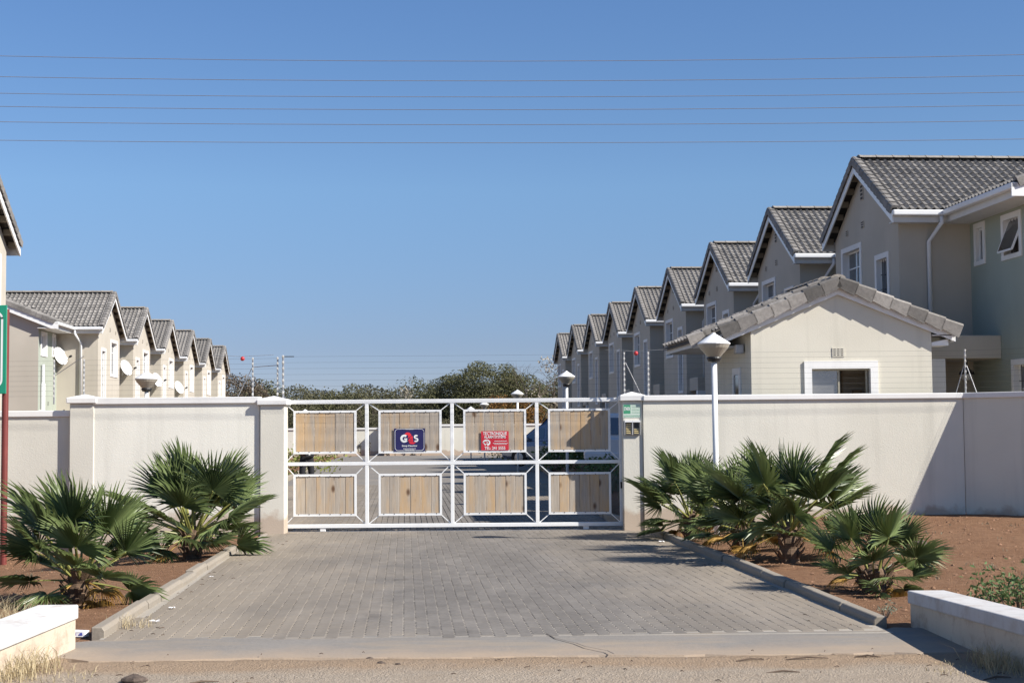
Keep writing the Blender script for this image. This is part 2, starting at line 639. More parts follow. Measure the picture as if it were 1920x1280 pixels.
M_apron = concrete_mat("apron_concrete", (0.215, 0.195, 0.172), 0.8, edge=(10.55, 11.25))
M_kerb = concrete_mat("kerb_concrete", (0.27, 0.235, 0.19), 0.3)
M_sand = concrete_mat("joint_sand", (0.35, 0.315, 0.265), 0.1)


def inner_road_mat():
    m, t, b = mat("inner_paving")
    br = N(t, "ShaderNodeTexBrick")
    br.inputs["Scale"].default_value = 1.0
    br.inputs["Mortar Size"].default_value = 0.012
    br.inputs["Brick Width"].default_value = 0.2
    br.inputs["Row Height"].default_value = 0.1
    br.inputs["Color1"].default_value = (0.15, 0.138, 0.126, 1)
    br.inputs["Color2"].default_value = (0.19, 0.175, 0.16, 1)
    br.inputs["Mortar"].default_value = (0.26, 0.23, 0.19, 1)
    t.links.new(coords(t, "World"), br.inputs["Vector"])
    c = mixc(t, br.outputs[0], ramp(t, nz(t, coords(t, "World"), 0.5, 5), [(0.4, (0.15, 0.138, 0.126)), (0.7, (0.25, 0.21, 0.165))]), 0.4)
    t.links.new(c, b.inputs["Base Color"])
    b.inputs["Roughness"].default_value = 0.85
    return m


M_innerroad = inner_road_mat()


def leaf_mat(name, c0, c1, trans=0.15, rough=0.4, spec=0.5, scale=3.0):
    m, t, b = mat(name)
    oi = N(t, "ShaderNodeObjectInfo")
    gi = N(t, "ShaderNodeNewGeometry")
    n1 = nz(t, coords(t, "World"), scale, 3)
    ad = N(t, "ShaderNodeMath", operation='MULTIPLY_ADD')
    t.links.new(gi.outputs["Random Per Island"], ad.inputs[0])
    ad.inputs[1].default_value = 0.5
    t.links.new(n1, ad.inputs[2])
    ad2 = N(t, "ShaderNodeMath", operation='MULTIPLY_ADD')
    t.links.new(oi.outputs["Random"], ad2.inputs[0])
    ad2.inputs[1].default_value = 0.3
    t.links.new(ad.outputs[0], ad2.inputs[2])
    c = ramp(t, ad2.outputs[0], [(0.45, c0), (1.15 / 1.3, c1)])
    t.links.new(c, b.inputs["Base Color"])
    b.inputs["Roughness"].default_value = rough
    b.inputs["Specular IOR Level"].default_value = spec
    if trans:
        out = t.nodes["Material Output"]
        tr = N(t, "ShaderNodeBsdfTranslucent")
        t.links.new(c, tr.inputs[0])
        mx = N(t, "ShaderNodeMixShader")
        mx.inputs[0].default_value = trans
        t.links.new(b.outputs[0], mx.inputs[1])
        t.links.new(tr.outputs[0], mx.inputs[2])
        t.links.new(mx.outputs[0], out.inputs[0])
    return m


M_palm = leaf_mat("palm_leaf", (0.062, 0.096, 0.032), (0.175, 0.225, 0.085), 0.24, 0.34, 0.5)
M_palmdead = leaf_mat("palm_leaf_dead", (0.30, 0.16, 0.035), (0.42, 0.26, 0.07), 0.15, 0.6, 0.3)
M_petiole = simple("palm_petiole", (0.22, 0.22, 0.06), 0.45, 0, 0.3, 6)
M_acacia = leaf_mat("acacia_leaf", (0.060, 0.066, 0.030), (0.125, 0.125, 0.060), 0.2, 0.6, 0.2, 0.6)
M_thorn = leaf_mat("thorn_leaf", (0.060, 0.058, 0.033), (0.120, 0.114, 0.064), 0.2, 0.7, 0.2, 0.5)
M_drybush = leaf_mat("dry_bush_leaf", (0.085, 0.065, 0.045), (0.17, 0.13, 0.09), 0.2, 0.8, 0.2, 0.6)
M_autumn = leaf_mat("autumn_leaf", (0.10, 0.055, 0.02), (0.27, 0.14, 0.04), 0.25, 0.6, 0.2, 0.7)
M_palegrey = leaf_mat("pale_seed_leaf", (0.24, 0.21, 0.16), (0.40, 0.36, 0.29), 0.2, 0.7, 0.2, 0.7)
M_weed = leaf_mat("weed_leaf", (0.050, 0.095, 0.030), (0.115, 0.175, 0.065), 0.25, 0.6, 0.3, 5)
M_lime = leaf_mat("lime_leaf", (0.10, 0.14, 0.03), (0.24, 0.26, 0.07), 0.25, 0.6, 0.3, 5)
M_straw = leaf_mat("dry_straw", (0.30, 0.235, 0.13), (0.52, 0.43, 0.27), 0.2, 0.7, 0.2, 8)
M_greygrass = leaf_mat("grey_green_grass", (0.10, 0.11, 0.075), (0.22, 0.225, 0.16), 0.2, 0.6, 0.2, 5)

# ------------------------------------------------------------------ ground
KL = [(-3.02, 10.6), (-3.18, 11.69), (-3.70, 20.1), (-3.86, 23.4)]        # inner edge of the left kerb
KR = [(2.95, 10.6), (2.87, 12.0), (2.57, 16.58), (2.13, 22.1), (2.02, 23.4)]
RL = [(-3.5, 24.0), (-5.6, 27.5), (-7.17, 47.0), (-9.9, 79.0), (-11.0, 97)]   # road behind the gate
RR = [(1.95, 24.0), (1.62, 26.0), (1.43, 41.0), (0.95, 70.0), (-0.6, 97)]


def zg(x, y):
    if y < 24.0:
        z = 0.235 * sstep(2.6, 5.2, x) * sstep(13.5, 22.5, y)
        z -= 0.27 * sstep(-4.0, -7.0, x) * sstep(14.5, 22.0, y)
        return z
    e = sstep(25, 31, y)
    z = 0.5 * sstep(0, 2.0, x - lerp_line(RR, y)) * e
    z -= 0.15 * sstep(0, 3.0, lerp_line(RL, y) - x) * e
    return z * sstep(140, 100, y)


def in_paving(x, y):
    if 10.63 <= y < 24.0:
        return lerp_line(KL, y) - 0.08 < x < lerp_line(KR, y) + 0.08 or (y < 11.62 and -3.2 < x < 3.3)
    if 24.0 <= y < 97:
        return lerp_line(RL, y) - 0.05 < x < lerp_line(RR, y) + 0.05
    return False


def frange(a, b, st):
    n = int(round((b - a) / st))
    return [a + (b - a) * i / n for i in range(n + 1)]


gx = [-3000, -900, -300, -120, -60, -35, -22, -15, -11] + frange(-9.5, 9.5, 0.1) + [11, 15, 22, 35, 60, 120, 300, 900, 3000]
gy = [-400, -60, -15, 0, 5, 7.5] + frange(8.6, 25.0, 0.1) + frange(25.5, 34, 0.5) + frange(35, 97, 2) + [100, 110, 125, 150, 200, 300, 500, 900, 1600, 3000, 5000]
gv, gf = [], []
for y in gy:
    for x in gx:
        if in_paving(x, y):
            z = -0.06
        else:
            z = zg(x, y)
            if -10 < x < 10 and 8 < y < 25:
                p = Vector((x, y, 0))
                z += 0.022 * noise.noise(p * 1.3) + 0.012 * noise.noise(p * 4.1) + 0.006 * noise.noise(p * 9.7)
                if y < 10.8:
                    z = 0.004 + 0.010 * noise.noise(p * 2.3) + 0.006 * noise.noise(p * 8.1) if abs(x) < 3.6 else z - 0.004
        gv.append((x, y, z))
nx = len(gx)
for j in range(len(gy) - 1):
    for i in range(nx - 1):
        a = j * nx + i
        gf.append((a, a + 1, a + nx + 1, a + nx))
me = bpy.data.meshes.new("ground")
me.from_pydata(gv, [], gf)
me.materials.append(M_soil)
me.polygons.foreach_set("use_smooth", [True] * len(me.polygons))
tag(link("ground", me), "reddish bare soil beds and pale sandy roadside", None, None, "structure")

# ------------------------------------------------------------------ paved driveway, each paver a stone of its own
PD = Vector((-0.0718, 0.99742, 0))       # along the lane
PP = Vector((0.99742, 0.0718, 0))
drive = MB()
dv = []
ys = frange(11.6, 24.0, 0.4)
for y in ys:
    dv.append((lerp_line(KL, y) - 0.03, y, 0.0192))
    dv.append((lerp_line(KR, y) + 0.03, y, 0.0192))
drive.add(dv, [(2 * i, 2 * i + 1, 2 * i + 3, 2 * i + 2) for i in range(len(ys) - 1)])
driveway = tag(drive.build("driveway", M_sand), "grey interlocking paver driveway leading up to the gate", None, None, "structure")

PW, PL, PZ = 0.1, 0.2, 0.022


def paver_outline(w, h):
    a, b2, q = w / 2 - 0.0022, h / 2 - 0.0012, 0.007
    L = [(-b2, -q), (-b2 * 0.5, q), (0, -q), (b2 * 0.5, q), (b2, -q)]       # flanks zigzag so neighbours interlock
    return [(a + x, y) for y, x in L] + [(-a + x, y) for y, x in reversed(L)]


def add_paver(mb, c, M, dz=0.0, tx=0.0, ty=0.0):
    out = paver_outline(PW, PL)
    n = len(out)
    vs = []
    for sc, z in ((1.0, 0.004), (1.0, PZ - 0.004), (0.945, PZ)):
        for (x, y) in out:
            yy = y * (0.98 if sc < 1 else 1)
            vs.append(M @ Vector((c[0] + x * (0.95 if sc < 1 else 1), c[1] + yy, z + dz + tx * x + ty * y)))
    fs = []
    for r in range(2):
        for k in range(n):
            fs.append((r * n + k, r * n + (k + 1) % n, (r + 1) * n + (k + 1) % n, (r + 1) * n + k))
    fs.append(tuple(range(2 * n, 3 * n)))
    mb.add(vs, fs)


pv = MB()
add_paver(pv, (0, 0), Matrix.Identity(4))
paver_me = pv.mesh("paver", M_paver)
org = Vector((-3.1, 11.45, 0))
RM = axes(PP, PD, (0, 0, 1), org)
far_mb = MB()
rng = random.Random(3)
singles = 0
for j in range(0, 65):
    for i in range(-16, 80):
        u = i * PW
        v = j * PL + (PL / 2 if i % 2 else 0)
        p = RM @ Vector((u, v, 0))
        if p.y < 11.63 or p.y > 24.02:
            continue
        kl, kr = lerp_line(KL, p.y), lerp_line(KR, p.y)
        if p.x < kl + 0.05 or p.x > kr - 0.05:
            continue
        if p.y > 23.0 and p.x < -3.5 and False:
            continue
        dz = rng.uniform(-0.0012, 0.0015) + 0.0015 * noise.noise(p * 0.7)
        tx, ty = rng.uniform(-0.012, 0.012), rng.uniform(-0.008, 0.008)
        if singles < 299:
            o = link("paver", paver_me, driveway)
            o.matrix_world = axes(PP, PD, (0, 0, 1), (p.x, p.y, dz)) @ Euler((ty, -tx, 0)).to_matrix().to_4x4()
            singles += 1
        else:
            add_paver(far_mb, (u, v), RM, dz, tx, ty)
tag(far_mb.build("paving_stones", M_paver, driveway, recalc=False), kind="stuff")

# concrete apron in front of the pavers
ap = MB()
pts = []
rngA = random.Random(5)
xs = frange(-3.75, 3.45, 0.15)
for k, x in enumerate(xs):
    yb = 11.72 + 0.012 * (x - 1)
    if x < -3.0:
        yb = 11.7 - (-3.0 - x) * 0.7
    if x > 2.9:
        yb = 11.95 - (x - 2.9) * 0.25
    yf = 10.66 + 0.01 * x + 0.10 * noise.noise(Vector((x * 0.9, 3, 0))) + 0.05 * noise.noise(Vector((x * 4, 9, 0)))
    if x < -3.0:
        yf += (-3.0 - x) * 0.55
    pts.append((x, yf, yb))
av, af = [], []
for (x, yf, yb) in pts:
    av += [(x, yf, -0.05), (x, yf + 0.03, 0.004), (x, yb, 0.0205), (x, yb, -0.05)]
for k in range(len(pts) - 1):
    for q in range(3):
        a = k * 4 + q
        af.append((a, a + 4, a + 5, a + 1))
ap.add(av, af)
apron = tag(ap.build("apron", M_apron), "cracked concrete apron strip in front of the pavers", None, None, "structure")
# the crack across it
ck = MB()
cp = [(0.25, 11.71), (0.31, 11.45), (0.45, 11.2), (0.52, 11.0), (0.66, 10.8), (0.70, 10.64)]
for a, b2 in zip(cp, cp[1:]):
    w = 0.006
    ck.add([(a[0] - w, a[1], 0.0235), (a[0] + w, a[1], 0.0235), (b2[0] + w, b2[1], 0.022), (b2[0] - w, b2[1], 0.022)], [(0, 1, 2, 3)])
ck.build("crack", simple("crack_dirt", (0.10, 0.085, 0.07), 0.9), apron)

# road behind the gate
rd = MB()
rv = []
ys = frange(24.0, 97, 1.0)
for y in ys:
    rv += [(lerp_line(RL, y) - 0.02, y, 0.004), (lerp_line(RR, y) + 0.02, y, 0.004)]
rd.add(rv, [(2 * i, 2 * i + 1, 2 * i + 3, 2 * i + 2) for i in range(len(ys) - 1)])
inner = tag(rd.build("inner_road", M_innerroad), "paved road running on behind the gate", None, None, "structure")
ip = MB()
for j in range(62, 165):
    for i in range(-60, 110):
        u = i * PW
        v = j * PL + (PL / 2 if i % 2 else 0)
        p = RM @ Vector((u, v, 0))
        if p.y < 24.13 or p.x < lerp_line(RL, p.y) + 0.06 or p.x > lerp_line(RR, p.y) - 0.06:
            continue
        out = [(-0.047, -0.098), (0.047, -0.098), (0.047, 0.098), (-0.047, 0.098)]
        dz = rng.uniform(-0.003, 0.003)
        vs = [RM @ Vector((u + x, v + y, 0.003)) for x, y in out] + [RM @ Vector((u + x * 0.93, v + y * 0.97, 0.018 + dz)) for x, y in out]
        ip.add(vs, [(4, 5, 6, 7), (0, 1, 5, 4), (1, 2, 6, 5), (2, 3, 7, 6), (3, 0, 4, 7)])
tag(ip.build("paving_stones", M_paver, inner, recalc=False), kind="stuff")

# kerbs
def kerb(name, line, y0, y1, side, label, n, zt=0.095, mat_=None, w=0.105):
    root = None
    st = (y1 - y0) / n
    rr = random.Random(hash(name) % 1000 if False else len(label))
    root = link(name, None)
    tag(root, label, None, None, "structure")
    for k in range(n):
        a, b2 = y0 + k * st + 0.006, y0 + (k + 1) * st - 0.006
        xa, xb = lerp_line(line, a), lerp_line(line, b2)
        j1, j2 = rr.uniform(-0.012, 0.012), rr.uniform(-0.008, 0.008)
        zz = zt + j2
        m_ = MB()
        o2 = side * w
        ch = side * 0.022
        za, zb = zg(xa + side * .5, a) * 0.4, zg(xb + side * .5, b2) * 0.4
        prof = lambda x, y, h: [(x + j1, y, -0.05), (x + j1, y, h - 0.03), (x + j1 + ch, y, h), (x + j1 + o2, y, h), (x + j1 + o2, y, -0.05)]
        A, B = prof(xa, a, zz + za), prof(xb, b2, zz + zb)
        m_.add(A + B, [(0, 1, 2, 3, 4), (9, 8, 7, 6, 5)] + [(i, i + 5, (i + 1) % 5 + 5, (i + 1) % 5) for i in range(5)])
        m_.build("kerb_stone", mat_ or M_kerb, root, bev=0.006)
    return root


kerb("kerb", KL, 11.69, 20.2, -1, "tan concrete kerb along the left edge of the driveway", 9)
kerb("kerb", KR, 12.05, 22.7, 1, "tan concrete kerb along the right edge of the driveway", 11)
kerb("kerb", RR, 25.0, 62.0, 1, "kerb along the shaded garden behind the gate", 37, 0.14)
kerb("kerb", RL, 28.0, 74.0, -1, "pinkish kerb along the verge at left behind the gate", 40, 0.16)

# ------------------------------------------------------------------ boundary walls and pillars
def wall_part(mb_, pts, t, z0, z1):
    (x0, y0), (x1, y1) = pts
    d = Vector((x1 - x0, y1 - y0, 0)).normalized()
    n = Vector((-d.y, d.x, 0)) * t
    A = [Vector((x0, y0, z0)), Vector((x1, y1, z0)), Vector((x1, y1, z0)) + n, Vector((x0, y0, z0)) + n]
    mb_.add(A + [v + Vector((0, 0, z1 - z0)) for v in A], [(3, 2, 1, 0), (4, 5, 6, 7), (0, 1, 5, 4), (1, 2, 6, 5), (2, 3, 7, 6), (3, 0, 4, 7)])


def boundary_wall(name, a, b2, t, z0, z1, cap_h, over, label, wm=M_wall, cm=M_white, capz=None):
    r = empty(name, (0, 0, 0), 0, label, "wall")
    m1 = MB()
    wall_part(m1, (a, b2), t, z0, z1)
    m1.build("wall_body", wm, r)
    d = Vector((b2[0] - a[0], b2[1] - a[1], 0)).normalized()
    n = Vector((-d.y, d.x, 0))
    m2 = MB()
    wall_part(m2, ((a[0] - n.x * over, a[1] - n.y * over), (b2[0] - n.x * over, b2[1] - n.y * over)), t + 2 * over, z1 + 0.002, z1 + cap_h)
    m2.build("coping", cm, r, bev=0.012, seg=2)
    return r


boundary_wall("boundary_wall", (2.045, 23.40), (7.05, 23.40), 0.22, -0.4, 2.035, 0.09, 0.035, "long beige wall with white coping right of the gate, half in shadow")
boundary_wall("boundary_wall", (7.06, 23.405), (10.1, 21.03), 0.22, -0.4, 2.035, 0.09, 0.035, "fully shaded wall section angling towards the viewer at far right")
boundary_wall("boundary_wall", (-6.56, 23.40), (-3.96, 23.40), 0.22, -0.5, 2.05, 0.105, 0.035, "sunlit cream wall with white coping left of the gate", M_wallcream)
boundary_wall("boundary_wall", (-14.5, 23.49), (-6.93, 23.49), 0.22, -0.8, 1.865, 0.10, 0.03, "lower beige wall behind the red sign pole at far left", M_wallgrey)


def pillar(x0, x1, y0, y1, z0, z1, label, wm, ch=0.09, apex=0.06):
    r = empty("gate_pillar", ((x0 + x1) / 2, (y0 + y1) / 2, 0), 0, label, "pillar", "gate pillars")
    cx, cy = (x1 - x0) / 2, (y1 - y0) / 2
    s = MB()
    s.box(-cx, cx, -cy, cy, z0, z1)
    s.build("shaft", wm, r, bev=0.01, seg=2)
    c = MB()
    a, b2 = cx + 0.045, cy + 0.045
    vs = [(-a, -b2, z1 + .002), (a, -b2, z1 + .002), (a, b2, z1 + .002), (-a, b2, z1 + .002)]
    vs += [(x, y, z1 + ch) for x, y, _ in vs] + [(0, 0, z1 + ch + apex)]
    c.add(vs, [(3, 2, 1, 0), (0, 1, 5, 4), (1, 2, 6, 5), (2, 3, 7, 6), (3, 0, 4, 7), (4, 5, 8), (5, 6, 8), (6, 7, 8), (7, 4, 8)])
    c.build("pillar_cap", M_white, r, bev=0.01)
    return r


pillar(-3.945, -3.565, 23.35, 23.72, -0.2, 2.02, "square plastered gate pillar at the left end of the gate", M_wallgrey)
pillar(1.725, 2.04, 23.43, 23.72, -0.2, 2.04, "gate pillar carrying the intercom at the right end of the gate", M_wallgrey)
pillar(-6.93, -6.55, 23.385, 23.75, -0.6, 2.07, "pillar where the cream wall meets the lower wall at left", M_wallgrey)

# ------------------------------------------------------------------ sliding gate
GY = 23.79
GS = GY / 23.55
gate = empty("sliding_gate", (0, GY, 0), 0, "white steel sliding gate with eight timber plank panels", "gate")


def gz(z):
    return 1.6 + (z - 1.6) * GS


GX = [-3.60 * GS, -2.297 * GS, -0.955 * GS, 0.378 * GS, 1.70 * GS]
def gbox(name, x0, x1, z0, z1, d=0.03, mat_=None, parent=None, bev=0.004):
    b_ = MB()
    b_.box(x0, x1, -d, d, z0, z1)
    return b_.build(name, mat_ or M_paint, parent or gate, bev=bev)


zb0, zb1, zm0, zm1, zt0, zt1 = gz(0.093), gz(0.152), gz(1.068), gz(1.122), gz(2.035), gz(2.098)
gbox("top_rail", GX[0], GX[4] + 0.05, zt0, zt1)
gbox("bottom_rail", GX[0], GX[4] + 0.05, zb0, zb1)
for k in range(5):
    for (a, b2) in ((zb1, zm0), (zm1, zt0)):
        gbox("stile", GX[k] - 0.028, GX[k] + 0.028, a + 0.001, b2 - 0.001, 0.028)
gbox("middle_rail", GX[0] - 0.028, GX[4] + 0.028, zm0, zm1, 0.029)
PANX = [(-3.45, -2.46), (-2.112, -1.12), (-0.777, 0.212), (0.557, 1.537)]
prng = random.Random(11)
for r_, (za, zbb) in enumerate(((1.252, 1.930), (0.277, 0.933))):
    for c_, (xa, xb) in enumerate(PANX):
        x0, x1, z0, z1 = xa * GS, xb * GS, gz(za), gz(zbb)
        fw = 0.034
        f_ = MB()
        f_.box(x0, x1, -0.02, 0.02, z0, z0 + fw)
        f_.box(x0, x1, -0.02, 0.02, z1 - fw, z1)
        f_.box(x0, x0 + fw, -0.02, 0.02, z0 + fw, z1 - fw)
        f_.box(x1 - fw, x1, -0.02, 0.02, z0 + fw, z1 - fw)
        for k in range(6):
            xx = x0 + (k + 0.5) * (x1 - x0) / 6
            for zz in (z0 + fw * 0.9, z1 - fw * 0.9):
                f_.box(xx - 0.006, xx + 0.006, -0.024, -0.019, zz - 0.006, zz + 0.006, 1)
        fo = f_.build("panel_frame", [M_paint, M_darksteel], gate)
        ix0, ix1 = x0 + fw + 0.002, x1 - fw - 0.002
        ws = [prng.uniform(0.9, 1.1) for _ in range(6)]
        ws[0] *= 0.88
        ws[5] *= 0.88
        tot = sum(ws)
        x = ix0
        for k in range(6):
            w = (ix1 - ix0) * ws[k] / tot
            p_ = MB()
            p_.box(-w / 2 + 0.0015, w / 2 - 0.0015, -0.010, 0.010, -(z1 - z0) / 2 + fw + 0.002, (z1 - z0) / 2 - fw - 0.002)
            po = p_.build("plank", M_wood, fo, bev=0.005)
            po.location = (x + w / 2, prng.uniform(-0.004, 0.004), (z0 + z1) / 2)
            x += w
        bx0, bx1 = GX[c_] + 0.028, GX[c_ + 1] - 0.028
        bz0, bz1 = ((zm1, zt0), (zb1, zm0))[r_]
        for (xc, xo) in ((x0, bx0), (x1, bx1)):
            for (zc, zo) in ((z0, bz0), (z1, bz1)):
                b_ = MB()
                b_.bar((xc, 0, zc), (xo, 0, zo), 0.014, 0.014)
                b_.build("brace", M_paint, gate)
for xw in (-3.02, 1.15):
    w_ = MB()
    w_.box(xw - 0.045, xw + 0.045, -0.02, 0.02, zb0 - 0.055, zb0 - 0.001)
    w_.build("wheel_bracket", M_paint, gate, bev=0.006)
    w2 = MB()
    w2.tube([(xw, -0.014, 0.058), (xw, 0.014, 0.058)], 0.036, 14)
    w2.build("gate_wheel", M_steel, gate)
cl = MB()
cl.box(GX[0] - 0.02, GX[0] + 0.035, -0.05, -0.03, zt1 - 0.03, zt1 + 0.05)
cl.build("gate_stop", M_darksteel, gate)
for (x_, zz) in ((-3.60, 0.72), (1.70, 0.72)):
    c2 = MB()
    c2.box(x_ * GS - 0.02, x_ * GS + 0.035, -0.09, -0.03, zz - 0.05, zz + 0.05)
    c2.build("guide_roller", M_black, gate)
tr = MB()
tr.box(-3.7, 9.0, GY - 0.02, GY + 0.02, 0.0, 0.024)
tag(tr.build("gate_track", M_steel), "steel ground rail under the sliding gate", "rail")

# ------------------------------------------------------------------ lettering helpers
def text(name, s, size, x, z, y, mat_, parent, bold=0.0, align='CENTER', sx=1.0, thick=0.0008):
    c = bpy.data.curves.new(name, 'FONT')
    c.body = s
    c.size = size
    c.align_x = align
    c.align_y = 'CENTER'
    c.extrude = thick
    c.offset = bold
    c.resolution_u = 3
    c.materials.append(mat_)
    tmp = bpy.data.objects.new(name, c)
    COL.objects.link(tmp)
    bpy.context.view_layer.update()
    me_ = bpy.data.meshes.new_from_object(tmp.evaluated_get(bpy.context.evaluated_depsgraph_get()))
    bpy.data.objects.remove(tmp)
    o = link(name, me_, parent)
    o.location = (x, y, z)
    o.rotation_euler = (radians(90), 0, 0)
    o.scale = (sx, 1, 1)
    return o


def strokes(mb_, pts, w, y=0.0, mi=0, th=0.0015):
    """flat ribbon through pts (x,z) of width w (number or list)"""
    n = len(pts)
    ws = w if isinstance(w, (list, tuple)) else [w] * n
    L, R = [], []
    for i, (x, z) in enumerate(pts):
        a, b2 = pts[max(i - 1, 0)], pts[min(i + 1, n - 1)]
        dx, dz = b2[0] - a[0], b2[1] - a[1]
        l = sqrt(dx * dx + dz * dz) or 1
        px, pz = -dz / l * ws[i] / 2, dx / l * ws[i] / 2
        L.append((x + px, y, z + pz))
        R.append((x - px, y, z - pz))
    mb_.add(L + R, [(i, i + 1, n + i + 1, n + i) for i in range(n - 1)], mi)


def arc(cx, cz, rx, rz, a0, a1, n=14):
    return [(cx + rx * cos(radians(a0 + (a1 - a0) * k / n)), cz + rz * sin(radians(a0 + (a1 - a0) * k / n))) for k in range(n + 1)]


def rrect(x0, x1, z0, z1, r, n=5):
    out = []
    for cx, cz, a in ((x1 - r, z1 - r, 0), (x0 + r, z1 - r, 90), (x0 + r, z0 + r, 180), (x1 - r, z0 + r, 270)):
        out += arc(cx, cz, r, r, a, a + 90, n)
    return out


def dashes(mb_, x0, x1, z, h, seed, y, mi=0):
    r = random.Random(seed)
    x = x0
    while x < x1:
        w = r.uniform(0.006, 0.016)
        w = min(w, x1 - x)
        mb_.add([(x, y, z - h / 2), (x + w, y, z - h / 2), (x + w, y, z + h / 2), (x, y, z + h / 2)], [(0, 1, 2, 3)], mi)
        x += w + 0.004

# navy security sign on the gate
bs = empty("security_sign", (-1.640, GY - 0.0265, gz(1.462)), 0, "navy blue security company sign on the second upper gate panel", "sign")
w2, h2 = 0.246, 0.180
q = MB()
q.box(-w2, w2, -0.002, 0.002, -h2, h2)
q.build("sign_board", M_signblue, bs)
q = MB()
bo = rrect(-w2 + 0.016, w2 - 0.016, -h2 + 0.010, h2 - 0.010, 0.05)
strokes(q, bo + bo[:2], 0.006, -0.0036)
q.add([(-0.07, -0.0034, h2 - 0.024), (0.07, -0.0034, h2 - 0.024), (0.07, -0.0034, h2 - 0.006), (-0.07, -0.0034, h2 - 0.006)], [(0, 1, 2, 3)], 1)
dashes(q, -0.065, 0.065, h2 - 0.014, 0.008, 4, -0.0042)
dashes(q, -0.10, 0.10, -h2 + 0.040, 0.008, 6, -0.0036)
dashes(q, -0.075, 0.075, -h2 + 0.022, 0.008, 8, -0.0042)
q.build("sign_border", [M_signwhite, M_signblue], bs)
q = MB()          # G and S
strokes(q, arc(-0.082, 0.020, 0.047, 0.047, 50, 325, 20), 0.034, -0.0036)
strokes(q, [(-0.085, 0.012), (-0.037, 0.012)], 0.026, -0.0040)
strokes(q, arc(0.105, 0.045, 0.024, 0.022, 35, 270, 10)[:] + arc(0.103, -0.0005, 0.026, 0.0235, 90, -145, 10), 0.025, -0.0036)
q.build("logo_letters", M_signwhite, bs)
q = MB()          # red 4 with its sweeping foot
strokes(q, [(-0.075, 0.088), (-0.045, 0.098), (-0.012, 0.093), (0.008, 0.070), (-0.002, 0.045), (-0.022, 0.030)], [0.012, 0.040, 0.05, 0.05, 0.04, 0.012], -0.0030)
strokes(q, [(0.034, 0.050), (-0.006, -0.004), (-0.008, -0.012)], [0.020, 0.020, 0.006], -0.0044)
strokes(q, [(-0.020, -0.012), (0.058, -0.012)], 0.020, -0.0046)
strokes(q, [(0.040, 0.058), (0.040, -0.040)], 0.022, -0.0048)
strokes(q, [(-0.005, -0.032), (0.020, -0.050), (0.060, -0.053), (0.100, -0.040)], [0.022, 0.034, 0.030, 0.004], -0.0044)
q.build("logo_numeral", M_logored, bs)
q = MB()
strokes(q, [(0.022, 0.062), (-0.002, 0.030), (-0.026, 0.004)], [0.004, 0.010, 0.010], -0.0054)
strokes(q, [(0.026, 0.020), (0.026, 0.002)], [0.003, 0.014], -0.0054)
strokes(q, [(-0.012, -0.026), (0.028, -0.027)], [0.008, 0.006], -0.0054)
q.build("logo_gaps", M_signblue, bs)
text("lettering", "Group 4 Securicor", 0.040, 0.0, -0.095, -0.004, M_signwhite, bs, 0.0008, sx=0.80)

# red alarm sign
rs = empty("alarm_sign", (-0.284, GY - 0.0265, gz(1.437)), 0, "red alarm company sign with a telephone number on the third upper gate panel", "sign")
w2, h2 = 0.219, 0.151
q = MB()
q.box(-w2, w2, -0.002, 0.002, -h2, h2)
q.build("sign_board", M_signred, rs)
text("lettering", "TECTRONIQUE", 0.071, 0, h2 - 0.040, -0.004, M_signwhite, rs, 0.0010, sx=0.775)
text("lettering", "ALARM SYSTEMS", 0.061, 0, h2 - 0.095, -0.004, M_signwhite, rs, 0.0010, sx=0.765)
text("lettering", "TEL: 241 5555", 0.067, 0, -h2 + 0.032, -0.004, M_signwhite, rs, 0.0010, sx=0.845)
q = MB()          # curled ram-like emblem
strokes(q, arc(-0.135, -0.028, 0.052, 0.040, 200, -75, 18), [0.010 + 0.001 * k for k in range(19)], -0.0036)
strokes(q, arc(-0.150, -0.030, 0.030, 0.024, 150, -100, 12), 0.009, -0.0040)
strokes(q, [(-0.195, -0.02), (-0.165, -0.05), (-0.15, -0.075)], [0.008, 0.014, 0.010], -0.0036)
strokes(q, [(-0.125, -0.045), (-0.105, -0.068), (-0.12, -0.08)], 0.009, -0.0040)
dashes(q, -0.01, 0.19, -0.006, 0.010, 14, -0.0036)
dashes(q, -0.03, 0.205, -0.040, 0.009, 15, -0.0036)
dashes(q, -0.01, 0.19, -0.058, 0.008, 16, -0.0036)
q.build("emblem", M_signwhite, rs)

# electric fence notice and intercom on the right pillar
fs_ = empty("fence_notice", (1.86, 23.4265, 1.885), 0, "small pale green electric fence notice under the right pillar cap", "sign")
q = MB()
q.box(-0.130, 0.145, -0.003, 0.003, -0.105, 0.105)
q.build("sign_board", M_signpale, fs_)
q = MB()
q.add([(-0.122, -0.0042, -0.045), (-0.012, -0.0042, -0.045), (-0.012, -0.0042, 0.095), (-0.122, -0.0042, 0.095)], [(0, 1, 2, 3)])
q.build("green_square", M_signgreen, fs_)
text("lettering", "STAFIX", 0.075, -0.067, 0.030, -0.0052, M_signwhite, fs_, 0.002, sx=0.40)
q = MB()
for k in range(6):
    dashes(q, 0.005, 0.135, 0.085 - k * 0.024, 0.007, 30 + k, -0.0042)
dashes(q, -0.12, 0.14, -0.075, 0.012, 41, -0.0042)
dashes(q, -0.12, 0.14, -0.095, 0.006, 42, -0.0042)
q.build("fine_print", M_signgreen, fs_)

